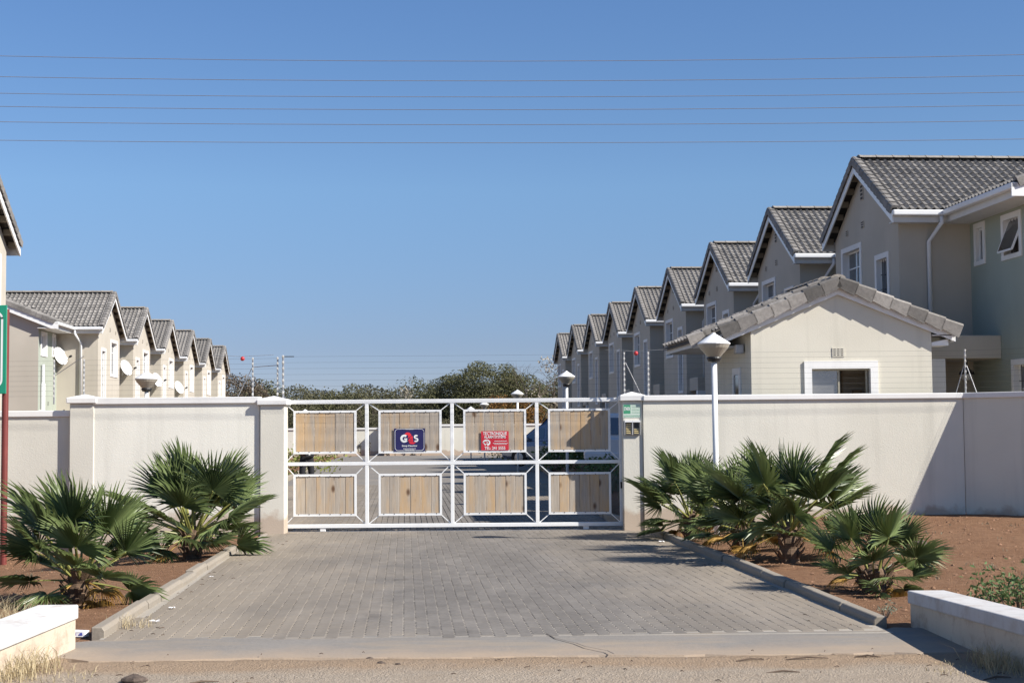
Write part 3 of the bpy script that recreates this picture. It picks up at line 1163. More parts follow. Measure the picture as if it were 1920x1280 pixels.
ic = empty("intercom", (1.872, 23.43, 1.62), 0, "double intercom keypad with white hoods on the right pillar", "intercom")
for k, x in enumerate((-0.062, 0.062)):
    q = MB()
    q.box(x - 0.058, x + 0.058, -0.035, 0.0, -0.115, 0.085)
    bx = q.build("housing", M_keypad, ic, bev=0.006)
    q = MB()
    q.box(x - 0.061, x + 0.061, -0.085, 0.0, 0.088, 0.118)
    for xx in (x - 0.061, x + 0.055):
        q.add([(xx, -0.0355, 0.087), (xx + 0.006, -0.0355, 0.087), (xx + 0.006, -0.082, 0.087), (xx, -0.082, 0.087), (xx, -0.0355, -0.11), (xx + 0.006, -0.0355, -0.11)], [(0, 3, 4), (1, 5, 2), (3, 2, 5, 4), (0, 1, 2, 3), (0, 4, 5, 1)])
    q.build("hood", M_paint, ic)
    rows = range(6) if k == 0 else range(3, 6)
    for r_ in rows:
        q = MB()
        q.box(x - 0.034, x + 0.034, -0.042, -0.036, 0.052 - r_ * 0.028, 0.066 - r_ * 0.028)
        q.build("key_row", M_button, bx)
    if k == 1:
        q = MB()
        q.box(x - 0.036, x + 0.036, -0.040, -0.036, 0.0, 0.07)
        q.build("display", M_black, bx)

# road sign cut by the left edge of the view
ss = empty("road_sign", (-7.30, 21.5, 0), 0, "green sign board with white border on a red-brown pole at far left", "sign")
q = MB()
q.tube([(0, 0, -0.5), (0, 0, 3.4)], 0.046, 14)
q.build("pole", M_redpole, ss, smooth=False)
q = MB()
q.box(-0.87, 0.035, -0.075, -0.055, 2.18, 3.455)
q.build("sign_board", M_green, ss, bev=0.006)
q = MB()
bo = rrect(-0.80, -0.032, 2.28, 3.355, 0.10, 6)
strokes(q, bo + bo[:2], 0.03, -0.0775)
q.build("sign_border", M_signwhite, ss)
q = MB()
q.box(-0.86, 0.02, -0.0545, -0.03, 2.5, 2.54)
q.box(-0.86, 0.02, -0.0545, -0.03, 3.1, 3.14)
q.build("bracket", M_steel, ss)

# ------------------------------------------------------------------ low white-capped walls at the mouth of the driveway
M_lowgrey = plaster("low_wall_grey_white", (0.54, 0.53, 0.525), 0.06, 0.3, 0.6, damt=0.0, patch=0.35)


def low_wall(pts, w, label, flip):
    r = empty("low_wall", (0, 0, 0), 0, label, "low wall", "low walls flanking the driveway mouth")
    b_, c_ = MB(), MB()
    for k in range(len(pts) - 1):
        (xa, ya, za), (xb, yb, zb_) = pts[k], pts[k + 1]
        s_ = flip
        def sec(x, y, z0, z1, o):
            return [(x - s_ * o, y, z0), (x + s_ * (w + o), y, z0), (x + s_ * (w + o), y, z1), (x - s_ * o, y, z1)]
        F = [(0, 1, 2, 3), (7, 6, 5, 4), (0, 4, 5, 1), (1, 5, 6, 2), (2, 6, 7, 3), (3, 7, 4, 0)]
        b_.add(sec(xa, ya, -0.2, za - 0.105, 0) + sec(xb, yb, -0.2, zb_ - 0.105, 0), F)
        c_.add(sec(xa, ya + (0.02 if k == 0 else 0), za - 0.104, za, 0.018) + sec(xb, yb, zb_ - 0.104, zb_, 0.018), F)
    b_.build("wall_body", M_lowbody, r)
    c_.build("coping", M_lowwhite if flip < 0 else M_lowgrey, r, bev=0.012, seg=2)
    return r


low_wall([(-3.255, 11.18, 0.335), (-3.40, 9.75, 0.285), (-3.62, 8.0, 0.28)], 0.27, "white-capped low wall at bottom left with dry grass beside it", -1)
low_wall([(3.195, 12.15, 0.282), (3.32, 9.70, 0.345), (3.50, 7.6, 0.35)], 0.27, "white-capped low wall at bottom right with red soil stains", 1)

# ------------------------------------------------------------------ street lamps
def lamp_proto():
    r = empty("street_lamp", (0, 0, 0))
    q = MB()
    q.tube([(0, 0, -0.2), (0, 0, 2.50)], 0.039, 16)
    q.build("pole", M_paint, r, smooth=True)
    q = MB()
    q.lathe([(0.046, 2.49), (0.085, 2.50), (0.105, 2.545), (0.10, 2.56), (0.001, 2.56)], 20)
    q.build("collar", M_black, r, smooth=False)
    q = MB()
    q.lathe([(0.088, 2.561), (0.20, 2.69), (0.222, 2.735), (0.001, 2.735)], 24)
    q.build("diffuser", M_diff, r, smooth=False)
    q = MB()
    q.lathe([(0.001, 2.737), (0.228, 2.737), (0.232, 2.75), (0.222, 2.76), (0.115, 2.832), (0.03, 2.885), (0.022, 2.90), (0.001, 2.902)], 24)
    q.build("lamp_cap", M_paint, r, smooth=False)
    return r


LG = "conical post lamps lining the drive"
lamps = [((2.815, 20.8, 0.03), "tall lamp post standing among the palms in front of the right wall"),
         ((1.404, 38.7, 0.22), "lamp post just behind the gate, beside its right end bay"),
         ((0.175, 53.0, 0.13), "third lamp post behind the gate with brown tree behind it"),
         ((-1.379, 73.0, 0.11), "small distant lamp post seen above the red alarm sign panel"),
         ((-2.41, 86.0, 0.07), "smallest distant lamp post just left of the one above the red sign"),
         ((-7.276, 29.7, -0.07), "lamp post showing above the left wall by the white dishes"),
         ((-10.412, 75.0, -0.17), "distant lamp tip peeking above the upper left gate panel")]
lp = lamp_proto()
for k, (loc, lab) in enumerate(lamps):
    o = lp if k == 0 else copy_tree(lp)
    o.location = loc
    tag(o, lab, "street lamp", LG)

# ------------------------------------------------------------------ roof tile pieces
def tile_mesh(name, w, L, th, rolls, mat_, tilt):
    q = MB()
    n = rolls * 6
    prof = []
    for k in range(n + 1):
        u = k / n
        ph = (u * rolls) % 1.0
        z = th * max(0, sin(pi * (ph - 0.25) / 0.5)) if 0.25 < ph < 0.75 else 0
        prof.append((-w / 2 + u * w, z))
    vs = [(x, 0, z + tilt) for x, z in prof] + [(x, L, z) for x, z in prof] + [(x, 0.0, z + tilt - 0.022) for x, z in prof]
    m_ = n + 1
    fs = [(k, k + 1, k + 1 + m_, k + m_) for k in range(n)] + [(k + 2 * m_, k + 1 + 2 * m_, k + 1, k) for k in range(n)]
    fs += [(0, m_, 2 * m_), (n, 2 * m_ + n, m_ + n)]
    q.add(vs, fs)
    return q.mesh(name, mat_, recalc=False)


TW, TG = 0.30, 0.2
tile_me = tile_mesh("roof_tile", TW * 0.985, TG + 0.04, 0.040, 2, M_tile, 0.026)


def verge_mesh(name, L, wid, drop, mat_, th=0.018, step=0.022):
    # L-shaped cover: x<0 outside, y up the slope
    q = MB()
    prof = [(wid, 0.012), (wid, 0.045), (0.03, 0.055), (0.0, 0.04), (-th, 0.02), (-th, -drop), (0.0, -drop), (0.012, 0.0)]
    n = len(prof)
    vs = [(x, 0, z + 0.022 - (step - 0.022 if z < -0.02 else 0)) for x, z in prof] + [(x, L * 1.12, z) for x, z in prof]
    fs = [tuple(range(n)), tuple(range(2 * n - 1, n - 1, -1))] + [(k, k + n, (k + 1) % n + n, (k + 1) % n) for k in range(n)]
    q.add(vs, fs)
    return q.mesh(name, mat_)


verge_me = verge_mesh("verge_tile", TG, 0.13, 0.11, M_tile)


def ridge_mesh(name, L, r, mat_):
    q = MB()
    n = 6
    vs, fs = [], []
    for (y, rr) in ((0, r * 1.08), (0.035, r * 1.08), (0.036, r), (L, r * 0.98)):
        for k in range(n + 1):
            a = pi * (0.08 + 0.84 * k / n)
            vs.append((rr * cos(a) * 1.05, y, rr * sin(a) * 0.62 - 0.02))
    for j in range(3):
        for k in range(n):
            a = j * (n + 1) + k
            fs.append((a, a + 1, a + n + 2, a + n + 1))
    fs.append(tuple(range(n + 1)))
    q.add(vs, fs)
    return q.mesh(name, mat_)


ridge_me = ridge_mesh("ridge_tile", 0.33, 0.125, M_ridge)

# ------------------------------------------------------------------ the terrace houses
WH, RZ, EZ, EX, MX = 1.92, 6.8, 5.5, 1.0, 1.55     # gable half width, ridge, eave heights; main eave and main wall lines
HWID = 2.22
SLOPE = atan2(RZ - EZ, HWID)
RX = 4.2                                             # ridge of the main roof
MWID = RX - EX
MSL = atan2(RZ - EZ, MWID)


def window(parent, plane, axis, u0, u1, z0, z1, sx, cols, bars=False, rev=0.13, curtain=True, openp=False):
    """window in a wall lying at x=plane (axis 'x', u along y) or y=plane (axis 'y', u along x); outer face towards negative axis"""
    P = (lambda d, u, z: (plane + d, u, z)) if axis == 'x' else (lambda d, u, z: (u, plane + d, z))
    def bx(mb_, d0, d1, a0, a1, c0, c1, mi=0):
        A, B = P(d0, a0, c0), P(d1, a1, c1)
        mb_.box(min(A[0], B[0]), max(A[0], B[0]), min(A[1], B[1]), max(A[1], B[1]), c0, c1, mi)
    band = 0.10
    q = MB()
    bx(q, -0.02, 0.0, u0, u1, z1 - band, z1)
    bx(q, -0.025, 0.0, u0, u1, z0, z0 + band * 0.8)
    bx(q, -0.02, 0.0, u0, u0 + band, z0 + band * 0.8, z1 - band)
    bx(q, -0.02, 0.0, u1 - band, u1, z0 + band * 0.8, z1 - band)
    # reveals
    a0, a1, c0, c1 = u0 + band, u1 - band, z0 + band * 0.8, z1 - band
    bx(q, 0.0, rev, a0 - 0.01, a0, c0, c1)
    bx(q, 0.0, rev, a1, a1 + 0.01, c0, c1)
    bx(q, 0.0, rev, a0, a1, c1, c1 + 0.01)
    bx(q, 0.0, rev, a0, a1, c0 - 0.01, c0)
    wn = q.build("window", M_white, parent, flip=sx)
    g = MB()
    bx(g, rev - 0.03, rev - 0.02, a0, a1, c0, c1)
    g.build("pane", M_glass, wn, flip=sx)
    if curtain:
        g = MB()
        for k in range(8):
            t0 = a0 + (a1 - a0) * k / 8
            bx(g, rev + 0.02 + 0.02 * (k % 2), rev + 0.03 + 0.02 * (k % 2), t0, t0 + (a1 - a0) / 8, c0, c1)
        g.build("curtain", M_curtain, wn, flip=sx)
    fr = MB()
    t_ = 0.022
    for (p0, p1, e0, e1) in ((a0, a1, c0, c0 + t_ * 1.4), (a0, a1, c1 - t_ * 1.4, c1), (a0, a0 + t_, c0 + t_ * 1.4, c1 - t_ * 1.4), (a1 - t_, a1, c0 + t_ * 1.4, c1 - t_ * 1.4)):
        bx(fr, rev - 0.055, rev - 0.018, p0, p1, e0, e1)
    for k in range(1, cols):
        uu = a0 + (a1 - a0) * k / cols
        bx(fr, rev - 0.052, rev - 0.018, uu - t_ / 2, uu + t_ / 2, c0 + t_, c1 - t_)
    if cols > 1:
        zz = c1 - (c1 - c0) * 0.3
        bx(fr, rev - 0.050, rev - 0.019, a0 + t_, a1 - t_, zz - t_ / 2, zz + t_ / 2)
    fr.build("casement", M_paint, wn, flip=sx)
    if bars:
        br_ = MB()
        nb = max(2, int((a1 - a0) / 0.11))
        for k in range(1, nb):
            uu = a0 + (a1 - a0) * k / nb
            bx(br_, rev - 0.075, rev - 0.065, uu - 0.005, uu + 0.005, c0, c1)
        nh = max(2, int((c1 - c0) / 0.25))
        for k in range(1, nh):
            zz = c0 + (c1 - c0) * k / nh
            bx(br_, rev - 0.066, rev - 0.056, a0, a1, zz - 0.006, zz + 0.006)
        br_.build("burglar_bars", M_darksteel, wn, flip=sx)
    if openp:
        sa = MB()
        vs = [P(rev - 0.05, a0 + .02, c1 - 0.02), P(rev - 0.05, a1 - .02, c1 - 0.02), P(-0.13, a1 - .02, c0 + 0.05), P(-0.13, a0 + .02, c0 + 0.05)]
        dn = Vector(P(0, 0, 0)) - Vector(P(0.015, 0, 0))
        vs2 = [tuple(Vector(v) + dn) for v in vs]
        sa.add(vs + vs2, [(0, 1, 2, 3), (7, 6, 5, 4), (0, 4, 5, 1), (1, 5, 6, 2), (2, 6, 7, 3), (3, 7, 4, 0)])
        sa.build("open_sash", [M_glass], wn, flip=sx)
        ed = MB()
        for (i, j) in ((0, 1), (1, 2), (2, 3), (3, 0)):
            ed.bar(vs[i], vs[j], 0.03, 0.03)
        ed.build("sash_frame", M_paint, wn, flip=sx)
    return wn


def holed_sheet(mb_, plane, axis, u0, u1, z0, z1, holes, mi=0):
    us = sorted({u0, u1, *[h[0] for h in holes], *[h[1] for h in holes]})
    zs = sorted({z0, z1, *[h[2] for h in holes], *[h[3] for h in holes]})
    P = (lambda u, z: (plane, u, z)) if axis == 'x' else (lambda u, z: (u, plane, z))
    for a, b2 in zip(us, us[1:]):
        for c, d in zip(zs, zs[1:]):
            if any(h[0] - 1e-6 <= a and b2 <= h[1] + 1e-6 and h[2] - 1e-6 <= c and d <= h[3] + 1e-6 for h in holes):
                continue
            mb_.add([P(a, c), P(b2, c), P(b2, d), P(a, d)], [(0, 1, 2, 3)], mi)


def place_tile(name, data, parent, loc, up, nrm, sx, mirror_x=False):
    l = Vector((loc[0] * sx, loc[1], loc[2]))
    y = Vector((up[0] * sx, up[1], up[2])).normalized()
    z = Vector((nrm[0] * sx, nrm[1], nrm[2])).normalized()
    x = y.cross(z)
    o = link(name, data, parent)
    o.matrix_local = axes(x, y, z, l)
    return o


def bake_tile(mb_, me_, loc, up, nrm, sx):
    l = Vector((loc[0] * sx, loc[1], loc[2]))
    y = Vector((up[0] * sx, up[1], up[2])).normalized()
    z = Vector((nrm[0] * sx, nrm[1], nrm[2])).normalized()
    M = axes(y.cross(z), y, z, l)
    mb_.add([M @ v.co for v in me_.vertices], [tuple(p.vertices) for p in me_.polygons])


CS, SN = cos(SLOPE), sin(SLOPE)
CM, SM = cos(MSL), sin(MSL)


def make_house(sx, end, single):
    r = empty("terrace_house")
    yn = (-5.10 if sx == 1 else -4.45) if end else -4.30       # near end of the main wing
    yf = 2.25
    # --- plastered walls
    q = MB()
    W1 = (0.20, 1.50, 3.92, 5.20)
    W2 = (-1.40, -0.60, 2.72, 4.83)
    b1 = lambda w: (w[0] + 0.10, w[1] - 0.10, w[2] + 0.08, w[3] - 0.10)
    holed_sheet(q, 0.22, 'x', -WH, WH, -0.6, 5.42, [b1(W1), b1(W2)])
    q.add([(0.22, -WH, 5.42), (0.22, WH, 5.42), (0.22, 0, 6.62)], [(0, 1, 2)])
    q.add([(0.22, -WH, -0.6), (MX, -WH, -0.6), (MX, -WH, 5.5), (0.22, -WH, 5.42)], [(0, 1, 2, 3)])
    q.add([(0.22, WH, -0.6), (MX, WH, -0.6), (MX, WH, 5.5), (0.22, WH, 5.42)], [(0, 1, 2, 3)])
    if end:
        q.add([(MX, yn, -0.6), (7.2, yn, -0.6), (7.2, yn, 5.5), (RX, yn, 6.70), (MX, yn, 5.65)], [(0, 1, 2, 3, 4)])
        q.add([(EX + 0.05, yn, EZ - 0.22), (MX, yn, EZ - 0.22), (MX, yn, 5.65), (EX + 0.05, yn, EZ - 0.05)], [(0, 1, 2, 3)])
    wl = q.build("wall", M_house, r, flip=sx, recalc=False)
    # --- recessed greenish front of the main wing
    q = MB()
    A = (-3.35, -4.10, 4.44, 5.20)
    Wa = (-4.15, -3.33, 4.42, 5.20)
    Wb = (-2.62, -2.12, 4.46, 5.22)
    Wc = (-4.28, -3.60, 1.2, 2.72)
    holes = [b1(Wa), b1(Wb), b1(Wc)]
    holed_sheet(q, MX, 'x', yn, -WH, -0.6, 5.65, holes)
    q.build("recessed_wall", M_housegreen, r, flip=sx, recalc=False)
    q = MB()
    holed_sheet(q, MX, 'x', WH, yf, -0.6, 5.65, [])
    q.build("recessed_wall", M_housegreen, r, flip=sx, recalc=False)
    q = MB()
    q.box(7.18, 7.2, yn, yf, -0.6, 5.45)
    q.build("back_wall", M_house, r, flip=sx)
    window(r, 0.22, 'x', *W1, sx, 2, False, 0.15)
    window(r, 0.22, 'x', *W2, sx, 1, True, 0.13)
    window(r, MX, 'x', *Wa, sx, 1, sx == 1, 0.14, sx == -1, openp=(sx == 1))
    window(r, MX, 'x', *Wb, sx, 1, False, 0.10, True)
    window(r, MX, 'x', *Wc, sx, 2, True, 0.14, True)
    # dark room behind the openings
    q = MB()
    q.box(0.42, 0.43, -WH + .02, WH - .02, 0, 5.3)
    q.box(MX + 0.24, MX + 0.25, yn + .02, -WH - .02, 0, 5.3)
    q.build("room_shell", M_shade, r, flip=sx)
    # --- porch canopy and entrance door under it
    cz = 2.76 if sx == 1 else 2.2
    q = MB()
    q.box(0.30, MX - 0.003, -3.19, -WH - 0.003, cz, cz + 0.4)
    q.build("porch_canopy", M_house, r, flip=sx, bev=0.01)
    q = MB()
    q.box(0.30, 0.55, -3.19, -2.95, -0.6, cz - 0.003)
    q.build("porch_column", M_white, r, flip=sx)
    if sx == -1:
        q = MB()
        q.tube([(MX - 0.07, yn + 0.35, 0), (MX - 0.07, yn + 0.35, 3.55)], 0.075, 10)
        q.tube([(MX - 0.07, yn + 0.35, 3.551), (MX - 0.07, yn + 0.35, 4.15)], 0.05, 10)
        q.build("waste_pipe", M_gutter, r, flip=sx, smooth=False)
    q = MB()
    q.box(MX - 0.04, MX - 0.003, -2.95, -2.05, 0.0, 2.1)
    dr = q.build("door", M_door, r, flip=sx)
    q = MB()
    q.sphere((MX - 0.08, -2.85, 1.05), 0.03, 8, 5)
    q.build("door_handle", M_steel, dr, flip=sx)
    q = MB()
    q.lathe([(0.001, 0.0), (0.07, 0.015), (0.095, 0.07), (0.10, 0.11)], 12, 0, (1.15, -2.6, 2.40))
    q.lathe([(0.14, 0.11), (0.12, 0.16), (0.03, 0.22), (0.02, 0.358)], 12, 1, (1.15, -2.6, 2.40))
    q.build("porch_light", [M_insul, M_black], r, flip=sx)
    # --- roof slabs
    th = 0.05
    q = MB()
    def slab(pts, n):
        n = Vector(n).normalized() * th
        k = len(pts)
        a = [Vector(p) - Vector(n) * 0.2 for p in pts]
        b2 = [p - Vector(n) for p in a]
        q.add(a + b2, [tuple(range(k)), tuple(range(2 * k - 1, k - 1, -1))] + [(i, i + k, (i + 1) % k + k, (i + 1) % k) for i in range(k)])
    y0r = yn - 0.2 if end else yn
    zr = RZ - 0.05
    ze = EZ - 0.02
    slab([(0.0, -HWID, ze), (EX + 0.03, -HWID, ze), (RX, 0, zr), (0.0, 0, zr)], (0, -SN, CS))
    slab([(0.0, 0, zr), (RX, 0, zr), (EX + 0.03, HWID, ze), (0.0, HWID, ze)], (0, SN, CS))
    slab([(EX, y0r, ze), (EX, -HWID, ze), (RX, 0.0, zr), (RX, y0r, zr)], (-SM, 0, CM))
    slab([(RX, 0.0, zr), (EX, HWID, ze), (EX, yf, ze), (RX, yf, zr)], (-SM, 0, CM))
    slab([(RX, y0r, zr), (RX, yf, zr), (RX + MWID, yf, ze), (RX + MWID, y0r, ze)], (SM, 0, CM))
    roof = q.build("roof", M_under, r, flip=sx)
    # --- tiles
    rows = 13
    dl = sqrt(HWID ** 2 + (RZ - EZ) ** 2) / rows
    tiles = []
    for j in range(rows):
        s = (j + 1) * dl
        yy, zz = -CS * s, zr - SN * s + 0.02
        tt = 1 - s / (rows * dl)
        xv = EX + (RX - EX) * tt
        k = 0
        x = 0.10 + TW / 2
        while x < xv + 0.16:
            tiles.append(((x, yy, zz), (0, CS, SN), (0, -SN, CS)))
            x += TW
    rows2 = 17
    dl2 = sqrt(MWID ** 2 + (RZ - EZ) ** 2) / rows2
    for j in range(rows2):
        # main slope facing the road, near side of the valley, then the far side
        s = (j + 1) * dl2
        xx = RX - CM * s
        yv = -HWID * (s / (rows2 * dl2))
        y = y0r + 0.12 + TW / 2
        while y < yv + 0.16:
            tiles.append(((xx, y, zr - SM * s + 0.02), (CM, 0, SM), (-SM, 0, CM)))
            y += TW
        y = yf - TW / 2
        while y > -yv - 0.1:
            tiles.append(((xx, y, zr - SM * s + 0.02), (CM, 0, SM), (-SM, 0, CM)))
            y -= TW
    back = []
    for j in range(rows):                     # slope turned away from the drive entrance
        s = (j + 1) * dl
        xv = EX + (RX - EX) * (1 - s / (rows * dl))
        x = 0.10 + TW / 2
        while x < xv + 0.16:
            back.append(((x, CS * s, zr - SN * s + 0.02), (0, -CS, SN), (0, SN, CS)))
            x += TW
    for j in range(rows2):
        s = (j + 1) * dl2
        y = y0r + 0.12 + TW / 2
        while y < yf:
            back.append(((RX + CM * s, y, zr - SM * s + 0.02), (-CM, 0, SM), (SM, 0, CM)))
            y += TW
    jm = MB()
    for n_, tl in enumerate(tiles):
        if single and n_ < 299:
            place_tile("roof_tile", tile_me, roof, *tl, sx)
        else:
            bake_tile(jm, tile_me, *tl, sx)
    for tl in back:
        bake_tile(jm, tile_me, *tl, sx)
    tag(jm.build("roof_tiles", M_tile, roof, recalc=False), kind="stuff")
    # verge tiles on both slopes of the gable
    vm = verge_me if sx == 1 else verge_me_l
    vm2 = verge_me_l if sx == 1 else verge_me
    jm = MB()
    vl = []
    for j in range(rows):
        s = (j + 1) * dl
        vl.append((vm, (0.0, -CS * s, zr - SN * s + 0.03), (0, CS, SN), (0, -SN, CS)))
        vl.append((vm2, (0.0, CS * s, zr - SN * s + 0.03), (0, -CS, SN), (0, SN, CS)))
    for j in range(rows2 if end else 0):
        s = (j + 1) * dl2
        vl.append((vm2, (RX - CM * s, y0r, zr - SM * s + 0.03), (CM, 0, SM), (-SM, 0, CM)))
    for (m_, l_, u_, n_) in vl:
        if single:
            place_tile("verge_tile", m_, roof, l_, u_, n_, sx)
        else:
            bake_tile(jm, m_, l_, u_, n_, sx)
    x = 0.12
    rl = []
    while x < RX - 0.1:
        rl.append(((x, 0, zr + 0.055), (1, 0, 0.012), (0, 0, 1)))
        x += 0.33
    y = y0r
    while y < yf - 0.2:
        rl.append(((RX, y, zr + 0.05), (0, 1, 0), (0, 0, 1)))
        y += 0.33
    jr = MB()
    for (l_, u_, n_) in rl:
        if single:
            place_tile("ridge_tile", ridge_me, roof, l_, u_, n_, sx)
        else:
            bake_tile(jr, ridge_me, l_, u_, n_, sx)
    if not single:
        jm.build("verge_tiles", M_tile, roof, recalc=False)
        jr.build("ridge_tiles", M_ridge, roof, recalc=False)
    # --- barge boards, purlins, gutters, fascia
    for sg in (-1, 1):
        q = MB()
        q.add([(0.02, 0, zr - 0.09), (0.02, 0, zr - 0.24), (0.02, sg * (HWID - 0.02), ze - 0.24), (0.02, sg * (HWID - 0.02), ze - 0.09),
               (0.045, 0, zr - 0.09), (0.045, 0, zr - 0.24), (0.045, sg * (HWID - 0.02), ze - 0.24), (0.045, sg * (HWID - 0.02), ze - 0.09)],
              [(0, 1, 2, 3), (7, 6, 5, 4), (0, 4, 5, 1), (1, 5, 6, 2), (2, 6, 7, 3), (3, 7, 4, 0)])
        q.build("barge_board", M_paint, r, flip=sx)
        for k in range(6):
            f_ = 0.12 + 0.16 * k
            q = MB()
            yy, zz = sg * HWID * f_, zr + (ze - zr) * f_ - 0.12
            q.box(0.047, 0.215, yy - 0.03, yy + 0.03, zz - 0.09, zz + 0.03)
            q.build("purlin", M_soffit, r, flip=sx)
    q = MB()
    q.box(0.05, EX + 0.02, -HWID + 0.02, -HWID + 0.045, ze - 0.23, ze - 0.04)
    q.box(EX + 0.02, EX + 0.045, y0r + 0.04, -HWID + 0.045, ze - 0.23, ze - 0.04)
    q.box(0.05, MX + 0.1, -HWID + 0.046, -WH, ze - 0.225, ze - 0.205)
    q.box(EX + 0.046, MX, y0r + 0.04, -HWID + 0.046, ze - 0.225, ze - 0.205)
    q.build("fascia", M_fascia, r, flip=sx)
    q = MB()
    q.box(0.05, EX + 0.02, HWID - 0.045, HWID - 0.02, ze - 0.23, ze - 0.04)
    q.build("fascia", M_fascia, r, flip=sx)
    q = MB()
    q.box(0.0, EX + 0.0, -HWID - 0.10, -HWID + 0.018, ze - 0.12, ze - 0.02)
    q.box(EX - 0.10, EX + 0.018, y0r + 0.02, -HWID - 0.10, ze - 0.12, ze - 0.02)
    q.build("gutter", M_gutter, r, flip=sx, bev=0.02, seg=2)
    q = MB()
    q.tube([(0.90, -HWID - 0.05, ze - 0.13), (0.90, -HWID - 0.05, ze - 0.24), (0.76, -WH - 0.06, ze - 0.55), (0.76, -WH - 0.06, 3.17)], 0.04, 10)
    q.build("downpipe", M_gutter, r, flip=sx, smooth=True)
    if end:
        q = MB()
        vs = [(EX - 0.09, y0r + 0.02, ze - 0.03), (EX - 0.09, y0r + 0.02, ze - 0.24), (EX + 0.12, y0r + 0.02, ze - 0.24), (RX, y0r + 0.02, zr - 0.26), (RX, y0r + 0.02, zr - 0.05), (EX + 0.02, y0r + 0.02, ze - 0.03)]
        q.add(vs + [(x, y + 0.025, z) for x, y, z in vs], [(0, 1, 2, 3, 4, 5), (11, 10, 9, 8, 7, 6)] + [(k, k + 6, (k + 1) % 6 + 6, (k + 1) % 6) for k in range(6)])
        q.build("barge_board", M_paint, r, flip=sx)
        q = MB()
        vs = [(EX + 0.05, y0r + 0.05, ze - 0.20), (EX + 0.05, yn, ze - 0.20), (RX, yn, zr - 0.20), (RX, y0r + 0.05, zr - 0.20)]
        q.add(vs + [(x, y, z + 0.015) for x, y, z in vs], [(0, 1, 2, 3), (7, 6, 5, 4), (0, 4, 5, 1), (1, 5, 6, 2), (2, 6, 7, 3), (3, 7, 4, 0)])
        q.build("soffit", M_fascia, r, flip=sx)
    # --- small air vents
    for (yy, zz, w_, h_, n_) in ((0.1, 6.15, 0.17, 0.30, 4), (0.1, 5.52, 0.17, 0.13, 3), (1.1, 5.48, 0.13, 0.11, 3)):
        q = MB()
        q.box(0.205, 0.2195, yy - w_ / 2, yy + w_ / 2, zz - h_ / 2, zz + h_ / 2)
        for k in range(n_):
            z_ = zz - h_ / 2 + (k + 0.5) * h_ / n_
            q.box(0.202, 0.2045, yy - w_ * 0.4, yy + w_ * 0.4, z_ - h_ * 0.08, z_ + h_ * 0.08, 1)
        q.build("air_vent", [M_house, M_under], r, flip=sx)
    for (yy, zz) in ((-3.75, 5.36), (-3.1, 2.95)):
        q = MB()
        q.box(MX - 0.014, MX - 0.0005, yy - 0.09, yy + 0.09, zz - 0.06, zz + 0.06)
        for k in range(3):
            q.box(MX - 0.017, MX - 0.0145, yy - 0.07, yy + 0.07, zz - 0.045 + k * 0.038, zz - 0.03 + k * 0.038, 1)
        q.build("air_vent", [M_housegreen, M_under], r, flip=sx)
    return r


# mirrored verge tile
_q = MB()
_q.add([(-v.co.x, v.co.y, v.co.z) for v in verge_me.vertices], [tuple(p.vertices) for p in verge_me.polygons])
verge_me_l = _q.mesh("verge_tile", M_tile)

DIRX = -0.0795
ROT_R = atan(0.0795)
ROT_L = atan(0.077)
HG_R = "right-hand row of terrace houses"
HG_L = "left-hand row of terrace houses"
ords = ["first", "second", "third", "fourth", "fifth", "sixth", "seventh", "eighth", "ninth"]
hr_end = make_house(1, True, True)
hr_mid = make_house(1, False, True)
hr_far = make_house(1, False, False)
used = set()
for k in range(9):
    src = hr_end if k == 0 else (hr_mid if k < 3 else hr_far)
    o = src if src.name not in used else copy_tree(src)
    used.add(src.name)
    y = 28.70 + 6.55 * k
    o.location = (6.62 + DIRX * (y - 28.70), y, 0)
    o.rotation_euler = (0, 0, ROT_R)
    lab = "nearest shaded terrace house right of the gate, with an open window at far right" if k == 0 else \
        ("farthest shaded terrace house at the end of the right row" if k == 8 else
         f"shaded beige terrace house, {ords[k]} from the near end of the right row")
    tag(o, lab, "house", HG_R)
hl_end = make_house(-1, True, True)
hl_mid = make_house(-1, False, True)
hl_far = make_house(-1, False, False)
used = set()
for k in range(6):
    src = hl_end if k == 0 else (hl_mid if k < 2 else hl_far)
    o = src if src.name not in used else copy_tree(src)
    used.add(src.name)
    y = 51.09 + 6.55 * k
    o.location = (-13.58 - 0.077 * (y - 51.09), y, -0.37)
    o.rotation_euler = (0, 0, ROT_L)
    lab = "nearest whole sunlit terrace house above the left wall, with a downpipe and dish" if k == 0 else \
        ("farthest sunlit terrace house at the end of the left row" if k == 5 else
         f"sunlit cream terrace house, {ords[k]} from the near end of the left row")
    tag(o, lab, "house", HG_L)
o = copy_tree(hl_end)
o.location = (-9.27, 26.45, -0.22)
o.rotation_euler = (0, 0, ROT_L)
tag(o, "house cut off by the left edge with only a roof corner showing", "house")

# ------------------------------------------------------------------ guardhouse
gh = empty("guardhouse", (0, 0, 0), 0, "small cream guardhouse with grey tiled gable behind the right wall", "guardhouse")
GF = 0.9375
gh.location = (5.60 * GF, 24.0, 1.6 * (1 - GF))
gh.scale = (GF, GF, GF)
gh.rotation_euler = (0, 0, 0.0)
